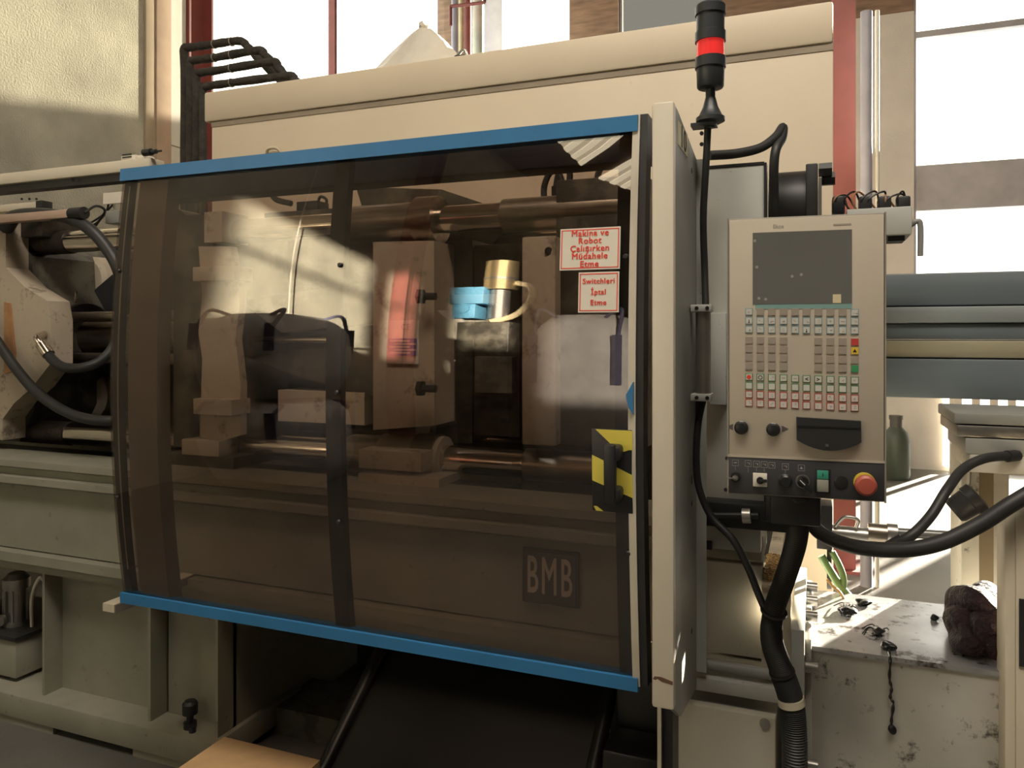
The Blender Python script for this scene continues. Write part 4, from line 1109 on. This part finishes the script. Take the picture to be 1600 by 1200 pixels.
# sun-lit bed end with pellets
t = thing('bed_end_shelf', 'bright bare shelf at the bed end behind the conduit', 'shelf', (-.1, 2.3, .5))
sx0, sx1 = px_x(1192, 2.05), ix0 - .047
SHELF = mat('shelf_pale', (.55, .48, .37), .5, var=.3, scale=14, dirt=.8, dscale=22, dcol=(.2, .13, .07), dthr=.6)
part('shelf_plate', MB().box(sx0, sx1, 2.02, 2.9, .86, .875), SHELF, t)
part('shelf_front', MB().box(sx0, sx1, 2.0, 2.02, .60, .875), SHELF, t)
part('side_ridge', MB().prism([(sx0 + .035, .875), (sx0 + .055, .93), (sx0 + .075, .93), (sx0 + .085, .875)], 'y', 2.15, 2.9), SHELF, t)
b = MB()
rnd = random.Random(4)
for _ in range(260):
    x, y = rnd.uniform(sx0 + .002, sx0 + .033), rnd.uniform(2.03, 2.25)
    z = .877 + rnd.random() * .012; r = .003
    b.box(x - r, x + r, y - r, y + r, z - r * .7, z + r * .7, 0, Matrix.Translation((x, y, z)) @ Matrix.Rotation(rnd.random() * 3, 4, 'Z') @ Matrix.Translation((-x, -y, -z)))
solo('plastic_pellets', b, mat('pellet_amber', (.55, .36, .16), .4, var=.5, scale=200), 'spilled amber plastic pellets on the bed end shelf', 'pellets', kind='stuff', loc=(sx0, 2.1, .875))

# cabinet at the far right edge
t = thing('injection_cabinet', 'beige cabinet at the far right edge of the picture', 'cabinet', (.55, 2.1, 0))
qx = px_x(1570, 1.92)
part('side_panel', MB().box(qx, qx + .02, 1.92, 2.0, 0, px_z(1570, 800, 1.92), .003), BEIGE, t)
part('front_panel', MB().box(qx + .02, qx + .5, 1.92, 1.94, 0, px_z(1570, 790, 1.92), .003), BEIGE, t)
part('top_panel', MB().box(qx + .02, qx + .5, 1.94, 2.0, px_z(1570, 800, 1.92) - .02, px_z(1570, 800, 1.92)), BEIGE, t)
part('vent_plate', MB().box(px_x(1592, 1.92), qx + .3, 1.916, 1.92, px_z(1592, 1040, 1.92), px_z(1592, 935, 1.92)), DARKM, t)
# hopper post and blocks
t = thing('support_post', 'grimy pale support post behind the purple lump', 'post', (px_x(1535, 2.6), 2.6, .75))
part('post_body', MB().box(px_x(1498, 2.6), px_x(1572, 2.6), 2.56, 2.75, 0, px_z(1530, 705, 2.6), .004), DIRTYW, t)
part('rust_strip', MB().box(px_x(1530, 2.56), px_x(1552, 2.56), 2.555, 2.56, .2, px_z(1530, 720, 2.6)), mat('oil_streak', (.14, .10, .05), .5), t)
t = thing('slide_carriage', 'stack of dull grey slide blocks on the support post', 'carriage', tuple(at(1550, 715, 2.5)))
for u0, v0, u1, v1, m in ((1488, 643, 1660, 660, GREYP), (1492, 662, 1660, 680, STEEL), (1505, 682, 1660, 707, GREYP), (1512, 707, 1660, 735, DIRTYW)):
    part('slide_block', MB().box(px_x(u0, 2.45), px_x(u1, 2.45), 2.42, 2.72, px_z(u0, v1, 2.45), px_z(u0, v0, 2.45), .004), m, t)
part('filter_bowl', MB().lathe(at(1490, 800, 2.45), Vector((.6, 0, .5)), [(0, .03), (.01, .036), (.05, .038), (.052, .042), (.075, .042), (.08, .03)], 24), DARKM, t)
part('hanger', MB().tube([at(1515, 720, 2.44), at(1513, 770, 2.45)], .005), STEEL, t)

# injection unit, behind on the right
t = thing('injection_unit', 'blue grey covered injection unit running out to the right', 'injection unit', (.8, 2.75, 1.2))
IG = mat('unit_blue_grey', (.16, .19, .21), .45, var=.12, stretch=(.2, 4, 4)); IG2 = mat('unit_pale_grey', (.30, .33, .33), .4, var=.1, stretch=(.2, 4, 4))
uy = 2.8; ux0, ux1 = 0.085, 2.6
def uz(v): return px_z(1400, v, uy)
part('upper_cover', MB().box(ux0, ux1, uy, uy + .4, uz(478), uz(428), .006), IG, t)
part('cover_band', MB().box(ux0, ux1, uy - .012, uy + .4, uz(505), uz(480), .004), IG2, t)
part('lower_cover', MB().box(ux0, ux1, uy, uy + .4, uz(530), uz(506), .004), IG, t)
part('yellow_band', MB().box(ux0, ux1, uy - .01, uy + .4, uz(558), uz(532), .004), mat('band_straw', (.42, .38, .26), .35), t)
part('base_cover', MB().box(ux0, ux1, uy - .02, uy + .45, uz(620), uz(560), .006), IG, t)
part('barrel', MB().cyl((px_x(1010, 2.3) + .002, uy + .1, 1.48), (ux0, uy + .1, 1.48), .09, seg=28), WORN, t)
for x_ in (1.3, 2.3): part('pedestal', MB().box(x_ - .12, x_ + .12, uy + .05, uy + .35, 0, uz(620), .004), IG, t)
# feed motor, black, beside the hood's end
t = thing('feed_motor', 'black round drive motor standing above the control panel', 'motor', tuple(at(1240, 335, 2.3)))
mz = px_z(1240, 320, 2.3)
part('motor_body', MB().cyl((px_x(1200, 2.3), 2.42, mz), (px_x(1262, 2.3), 2.42, mz), .115, seg=40), DARKM, t)
part('motor_flange', MB().box(px_x(1259, 2.3), px_x(1278, 2.3), 2.30, 2.55, mz - .13, px_z(1268, 255, 2.3), .004), DARKM, t)
part('rear_plate', MB().box(px_x(1279, 2.3), px_x(1284, 2.3), 2.30, 2.55, mz - .13, px_z(1268, 278, 2.3)), STEEL, t)
for u, v, y_ in ((1279, 266, 2.33), (1284, 280, 2.36)):
    z = px_z(u, v, y_)
    part('hex_bolt', MB().lathe((px_x(u, y_), y_, z), (1, 0, 0), [(0, .02), (.035, .02)], 6), DARKM, t)
part('mounting_foot', MB().box(px_x(1200, 2.3), px_x(1290, 2.3), 2.32, 2.52, 1.3, mz - .1), DARKM, t)
part('mounting_leg', MB().box(px_x(1203, 2.3), px_x(1215, 2.3), 2.62, 2.66, .876, 1.3).box(px_x(1203, 2.3), px_x(1215, 2.3), 2.40, 2.66, 1.28, 1.31), DARKM, t)
hose('thick black hose looping over the drive motor', [(1108, 243), (1150, 240), (1188, 231), (1212, 214), (1223, 199), (1222, 215), (1212, 235), (1209, 270), (1210, 330)], 2.25, 7.5, fit=False, Ys=[2.1, 2.15, 2.2, 2.25, 2.3, 2.27, 2.22, 2.22, 2.25])
t = thing('terminal_box', 'pale junction box with loose wires right of the motor', 'junction box', tuple(at(1400, 375, 2.5)))
part('box', MB().box(px_x(1322, 2.5), px_x(1422, 2.5), 2.45, 2.62, px_z(1400, 370, 2.5), px_z(1400, 327, 2.5), .003), WHITEP, t)
part('mounting_arm', MB().box(px_x(1352, 2.5), px_x(1366, 2.5), 2.5, uy + .1, px_z(1400, 366, 2.5), px_z(1400, 356, 2.5)).box(px_x(1352, 2.5), px_x(1366, 2.5), uy + .08, uy + .1, uz(428), px_z(1400, 356, 2.5)), GREYP, t)
part('cable_gland', MB().box(px_x(1386, 2.5), px_x(1412, 2.5), 2.47, 2.55, px_z(1400, 378, 2.5), px_z(1400, 370, 2.5)), BLACK, t)
for u in (1300, 1342, 1372, 1402):
    part('connector', MB().box(px_x(u, 2.5), px_x(u + 20, 2.5), 2.48, 2.56, px_z(u, 336, 2.5), px_z(u, 308, 2.5), .006), BLACK, t)
rnd = random.Random(5)
for k_ in range(9):
    u = 1300 + k_ * 13
    P = [at(u + rnd.uniform(-3, 3), 330, 2.5), at(u + rnd.uniform(-8, 8), 312, 2.48), at(u + rnd.uniform(0, 20), 298 + rnd.uniform(0, 8), 2.5), at(u + rnd.uniform(10, 30), 325, 2.52)]
    part('wire', MB().tube(P, .003, 6), BLACK if k_ % 3 else mat('wire_orange', (.4, .2, .1), .5), t)
part('conduit', MB().tube([at(1422, 352, 2.5), at(1432, 346, 2.5), at(1438, 352, 2.5), at(1438, 400, 2.5)], .008), GREYP, t)
for u0, u1, Y, lab, m in ((1344, 1363, 5.0, 'grey vertical service pipe right of the red column', VP), (1367, 1374, 5.0, 'thin pale vertical pipe behind the junction box', LIN)):
    x0, x1 = px_x(u0, Y), px_x(u1, Y)
    tt = thing('vertical_pipe', lab, 'pipe', ((x0 + x1) / 2, Y, 0))
    part('pipe_run', MB().cyl(((x0 + x1) / 2, Y, 0), ((x0 + x1) / 2, Y, 3.4), (x1 - x0) / 2, seg=20), m, tt)
    part('coupling', MB().cyl(((x0 + x1) / 2, Y, 1.0), ((x0 + x1) / 2, Y, 1.06), (x1 - x0) / 2 * 1.2, seg=20), m, tt)

# conduit, cables and hoses around the panel
P = [(1249, 770), (1249, 800), (1243, 850), (1226, 905), (1209, 955), (1206, 1000), (1222, 1050), (1236, 1095), (1241, 1150), (1242, 1230)]
Q = [at(u, v, Y) for (u, v), Y in zip(P, [1.66, 1.70, 1.74, 1.78, 1.80, 1.82, 1.84, 1.85, 1.85, 1.85])]
tt = thing('corrugated_conduit', 'black corrugated conduit hanging from the control panel', 'conduit', tuple(Q[0]))
rr = 15.5 * pxm(1245, 1.75)
part('conduit', MB().tube(Q, rr, 16, 34, radii=lambda i, n: rr * (1.0 + .07 * (1 if i % 2 else -1)) * (1.0 + .25 * min(1, max(0, (i / n - .45) * 4)))), RUBBER, tt, angle=80)
for i in (4, 6):
    d = (Q[i + 1] - Q[i - 1]).normalized()
    part('cable_tie', MB().cyl(Q[i] - d * .003, Q[i] + d * .003, rr * 1.36), BLACK, tt)
d = (Q[8] - Q[6]).normalized()
part('tape_wrap', MB().cyl(Q[7] - d * .008, Q[7] + d * .008, rr * 1.42), BEIGE, tt)
hose('thin black cable running down the post to the conduit', [(1106, 198), (1103, 260), (1099, 340), (1101, 420), (1103, 500), (1102, 600), (1091, 660), (1088, 720), (1093, 765), (1112, 808), (1145, 843), (1168, 885), (1186, 930), (1200, 962)], 1.9, 5.5, fit=False, name='control_cable',
     Ys=[1.88, 1.88, 1.9, 1.92, 1.9, 1.88, 1.86, 1.86, 1.86, 1.85, 1.83, 1.82, 1.81, 1.80])
hose('black cable slanting down behind the grab bar', [(1096, 610), (1090, 650), (1076, 700), (1064, 745)], 1.9, 7, fit=False, name='control_cable', Ys=[1.93, 1.93, 1.92, 1.90])
hose('heavy black hose sagging from the panel to the right', [(1268, 780), (1268, 815), (1290, 838), (1340, 855), (1410, 859), (1470, 848), (1530, 820), (1580, 788), (1640, 752)], 1.85, 11, Ys=[1.95, 1.95, 1.92, 1.88, 1.86, 1.86, 1.87, 1.88, 1.9])
hose('thinner black hose climbing to the slide blocks', [(1395, 852), (1425, 836), (1455, 805), (1480, 765), (1505, 733), (1540, 716), (1585, 712)], 2.2, 8, Ys=[2.1, 2.1, 2.15, 2.2, 2.3, 2.35, 2.42])
t = thing('nozzle_cylinder', 'slim grey hydraulic cylinder lying behind the sagging hose', 'hydraulic cylinder', tuple(at(1350, 835, 2.45)))
for u0, u1, r, m in ((1300, 1358, 12, STEEL), (1356, 1386, 15, WORN), (1386, 1402, 14, STEEL), (1402, 1500, 7, GREYC)):
    part('cylinder_section', MB().cyl(at(u0, 832, 2.45), at(u1, 832 + (u1 - u0) * .1 if m is not GREYC else 838, 2.45), r * pxm(1350, 2.45), seg=20), m, t)
part('bracket', MB().box(px_x(1276, 2.45), px_x(1300, 2.45), 2.40, 2.5, px_z(1290, 852, 2.45), px_z(1290, 785, 2.45), .003), DARKM, t)
part('bracket_leg', MB().box(px_x(1292, 2.45), px_x(1299, 2.45), 2.43, 2.46, .75, px_z(1290, 850, 2.45)), DARKM, t)
part('oil_line', MB().tube([at(1305, 822, 2.43), at(1320, 808, 2.42), at(1340, 812, 2.42), at(1338, 824, 2.43)], .005), STEEL, t)
GREEN = mat('green_hose', (.12, .2, .06), .45, var=.3)
for lab, P, r in (('green flat hose dropping onto the injection base', [(1283, 868), (1296, 890), (1312, 915), (1332, 938), (1350, 955)], 6),
                  ('second green hose close behind the flat one', [(1300, 862), (1312, 885), (1318, 905), (1316, 930)], 5)):
    hose(lab, P, 2.42, r, GREEN, fit=False, name='green_hose')
hose('thin orange wire curling beside the green hoses', [(1292, 905), (1300, 915), (1312, 925), (1322, 942)], 2.36, 2, mat('wire_amber', (.6, .33, .1), .5), fit=False, name='loose_wire')

# purge lumps and strings on the injection base
PURP = mat('purged_plastic', (.022, .008, .011), .65, var=.6, scale=30, bump=1.0, bscale=70, spec=.3)
TAR = mat('black_residue', (.008, .008, .009), .3, var=.2)
c = on_z(1528, 1000, .76)
tt = thing('purge_lump', 'large dark purple lump of purged plastic on the base', 'plastic lump', (c.x, 2.16, .75))
part('mass', MB().blob((c.x + .012, 2.16, .812), .072, .12, .072, .28, 5, 11), PURP, tt)
part('fold', MB().blob((c.x - .02, 2.09, .79), .06, .08, .05, .25, 3, 5), PURP, tt)
part('fold', MB().blob((c.x + .02, 2.08, .80), .05, .08, .06, .25, 3, 8), PURP, tt)
for i, (u, v, sx, sy, lab) in enumerate(((1322, 955, .022, .03, 'tangled black residue clump nearest the flange bolts'), (1348, 943, .018, .02, 'flat black residue flake near the back edge'),
                                         (1372, 990, .014, .02, 'small black residue crumb in the middle of the base'), (1388, 1012, .018, .018, 'black residue blob hanging at the front edge'), (1460, 968, .008, .01, 'tiny black chip before the purple lump'))):
    q = on_z(u, v, .752)
    tt = thing('plastic_residue', lab, 'residue', (q.x, q.y, .75))
    part('clump', MB().blob((q.x, q.y, .757), sx, sy, .009, .35, 3, 20 + i), TAR, tt, angle=60)
    if i in (0, 2):
        for k_ in range(4):
            a = random.uniform(0, 6); part('strand', MB().tube([(q.x, q.y, .757), (q.x + .02 * math.cos(a), q.y + .03 * math.sin(a), .765), (q.x + .04 * math.cos(a + .5), q.y + .045 * math.sin(a + .5), .753)], .0015, 6, 4), TAR, tt)
P = [on_z(1388, 1014, .755)] + [at(u, v, 1.972) for u, v in ((1391, 1030), (1390, 1060), (1393, 1075), (1391, 1090), (1396, 1100), (1393, 1125), (1394, 1140))]
tt = thing('plastic_drip', 'thin black plastic string dangling down the base front', 'drip', tuple(P[-1]))
part('string', MB().tube(P, .0022, 7, 8, radii=lambda i, n: .0016 + .0022 * abs(math.sin(i * .55))), TAR, tt)
part('bead', MB().blob(P[-1], .010, .006, .011, .2, 2, 2), TAR, tt)

# far right background
t = thing('water_can', 'dark green round canister on the floor by the far wall', 'canister', (px_x(1400, 8.8), 8.8, 0))
cr = 20 * pxm(1400, 8.8)
part('body', MB().lathe((px_x(1400, 8.8), 8.8, 0), (0, 0, 1), [(0, cr * .9), (.02, cr), (.4, cr), (.48, cr * .8), (.53, cr * .45)], 28), mat('can_green', (.06, .08, .06), .5), t)
part('neck', MB().lathe((px_x(1400, 8.8), 8.8, .53), (0, 0, 1), [(0, cr * .45), (.08, cr * .45), (.08, cr * .5), (.12, cr * .5)], 20), mat('can_cap', (.08, .08, .07), .5), t)
t = thing('far_fence', 'pale wooden slat gate against the far wall', 'gate', (px_x(1540, 9.3), 9.4, 0))
for u_ in (1489, 1669): part('gate_post', MB().box(px_x(u_, 9.4) - .03, px_x(u_, 9.4) + .03, 9.41, 9.46, 0, 1.05), WHITES, t)
for k_ in range(7):
    x = px_x(1490 + k_ * 28, 9.4); part('slat', MB().box(x, x + .075, 9.38, 9.41, .52, 1.0), WHITES, t)
part('rail', MB().box(px_x(1488, 9.4), px_x(1670, 9.4), 9.41, 9.45, .55, .62), WHITES, t)
part('rail', MB().box(px_x(1488, 9.4), px_x(1670, 9.4), 9.41, 9.45, .9, .97), WHITES, t)

# =================================================================== BEHIND THE CAMERA (seen mirrored in the glass)
BAG = mat('woven_bag_white', (.62, .60, .57), .7, var=.12, scale=6, bump=.5, bscale=10)
STRAP = mat('bag_strap_blue', (.10, .10, .16), .7)


def big_bag(lab, cx, cy, z0, w_, d_, h_, seed, rot=0):
    t = thing('bulk_bag', lab, 'bulk bag', (cx, cy, z0), rot)
    b = MB(); seg = 40; rings = []
    rnd = random.Random(seed); ph = [rnd.uniform(0, 6) for _ in range(4)]
    for i in range(15):
        h = i / 14.0
        prof_ = (0.82 + .18 * math.sin(min(1, h * 3) * math.pi / 2)) * (1 if h < .75 else math.cos((h - .75) / .25 * 1.15) ** .6)
        ring = []
        for k in range(seg):
            a = 2 * math.pi * k / seg
            e = 1 / (abs(math.cos(a)) ** 4 + abs(math.sin(a)) ** 4) ** .25
            q = prof_ * e * (1 + .018 * math.sin(a * 6 + h * 9 + ph[0]) + .012 * math.sin(a * 11 - h * 6 + ph[1]))
            ring.append(b.bm.verts.new(Vector((w_ / 2 * q * math.cos(a), d_ / 2 * q * math.sin(a), h * h_))))
        rings.append(ring)
    b.skin(rings)
    part('sack', b, BAG, t, True, angle=60)
    for sx in (-1, 1):
        for sy in (-1, 1):
            x, y = sx * w_ * .36, sy * d_ * .36
            part('lifting_loop', MB().box(x - .045, x + .045, y + sy * d_ * .14 - .004, y + sy * d_ * .14 + .004, h_ * .55, h_ * .86).tube([(x, y + sy * d_ * .1, h_ * .84), (x, y, h_ * (.93 if 'lower' in lab else 1.03)), (x - sx * .15, y - sy * .05, h_ * (.9 if 'lower' in lab else .98))], .018, 8), STRAP, t, True)
    return t


big_bag('tall white bulk bag mirrored at the right of the glass', -1.88, -3.4, 0.0, 1.02, 1.0, 2.12, 1)
big_bag('lower white bulk bag mirrored at the left of the glass', -3.9, -1.6, 0.0, .95, 1.0, 1.0, 3)
big_bag('upper white bulk bag mirrored at the left of the glass', -3.9, -1.6, 1.0, .95, 1.0, .95, 4)
t = thing('hanging_cable', 'pale cable hanging before the sunlit wall mirrored in the glass', 'cable', (-4.5, -2.4, 2.1))
part('cable', MB().tube([(-4.5, -2.4, 6.6), (-4.5, -2.4, 3.6), (-4.5, -2.5, 2.1)], .0055), WHITES, t)
part('plug', MB().box(-4.53, -4.47, -2.53, -2.47, 2.0, 2.1, .01), WHITES, t)
# hopper loader of another machine
hx, hy, hz = -2.75, -3.0, 1.95
t = thing('hopper_loader', 'golden steel vacuum hopper loader with blue box mirrored in the glass', 'hopper loader', (hx, hy, 0))
GOLD = mat('brushed_golden_steel', (.75, .58, .32), .3, metal=.9, var=.15)
LB = mat('light_blue_paint', (.10, .30, .46), .45)
part('receiver', MB().cyl((hx + .13, hy, hz + .52), (hx + .13, hy, hz + .93), .155, seg=40), GOLD, t)
part('band_clamp', MB().cyl((hx + .13, hy, hz + .66), (hx + .13, hy, hz + .69), .162, seg=40), STEEL, t)
part('throat', MB().cyl((hx + .13, hy, hz + .1), (hx + .13, hy, hz + .52), .10, seg=28), STEEL, t)
part('blue_box', MB().box(hx - .28, hx + .06, hy - .1, hy + .2, hz + .3, hz + .54, .01), LB, t)
part('blue_motor', MB().box(hx - .24, hx - .02, hy - .1, hy + .18, hz + .1, hz + .3, .01), LB, t)
part('motor_disc', MB().cyl((hx - .14, hy + .18, hz + .24), (hx - .14, hy + .2, hz + .24), .07, seg=24), LB, t)
part('bracket', MB().prism([(hx - .42, hz + .22), (hx - .16, hz + .22), (hx - .16, hz - .05)], 'y', hy + .1, hy + .14), WHITES, t)
part('hose', MB().tube([(hx + .28, hy, hz + .62), (hx + .42, hy, hz + .55), (hx + .42, hy, hz + .35), (hx + .28, hy, hz + .15), (hx + .1, hy + .12, hz + .05)], .035), mat('hose_cream', (.7, .58, .35), .4), t)
part('stand', MB().box(hx - .2, hx + .3, hy - .2, hy + .15, 0, hz + .05, .01), OILYCAST, t)

# two corrugated roof sheets, the light falling on them put in as glow, mirrored at the top right of the door
SHEETGLOW = mat('corrugated_sheet_glow', (0.7, 0.66, 0.55), 0.6, var=0, emis=(1.0, 0.88, 0.62), estr=4.5)
SHEETGLOW_DIM = mat('corrugated_sheet_dim_glow', (0.5, 0.45, 0.36), 0.6, var=0, emis=(1.0, 0.86, 0.6), estr=2.6)  # weaker glow draws the corrugation's shading into alternate strips
for k_, Qd in enumerate(([(-3.5, -6.2), (-3.49, -7.61), (-2.51, -6.3), (-2.93, -5.7)], [(-3.43, -8.5), (-3.04, -9.72), (-2.29, -8.5), (-2.57, -7.39)])):
    Q4 = [Vector((x, y, 0)) for x, y in Qd]
    host = None
    for i in range(7):
        f0, f1 = i / 7, (i + 1) / 7
        A, B_ = Q4[0].lerp(Q4[1], f0), Q4[0].lerp(Q4[1], f1); C4, D4 = Q4[3].lerp(Q4[2], f1), Q4[3].lerp(Q4[2], f0)
        z_ = ROOF - (.02 if i % 2 else .05)
        m_ = MB().prism([(p.x, p.y) for p in (A, B_, C4, D4)], 'z', z_, ROOF - .002)
        if host is None: host = struct('window_%d' % (7 + k_), m_, SHEETGLOW)
        else: part('corrugation', m_, SHEETGLOW_DIM if i % 2 else SHEETGLOW, host)
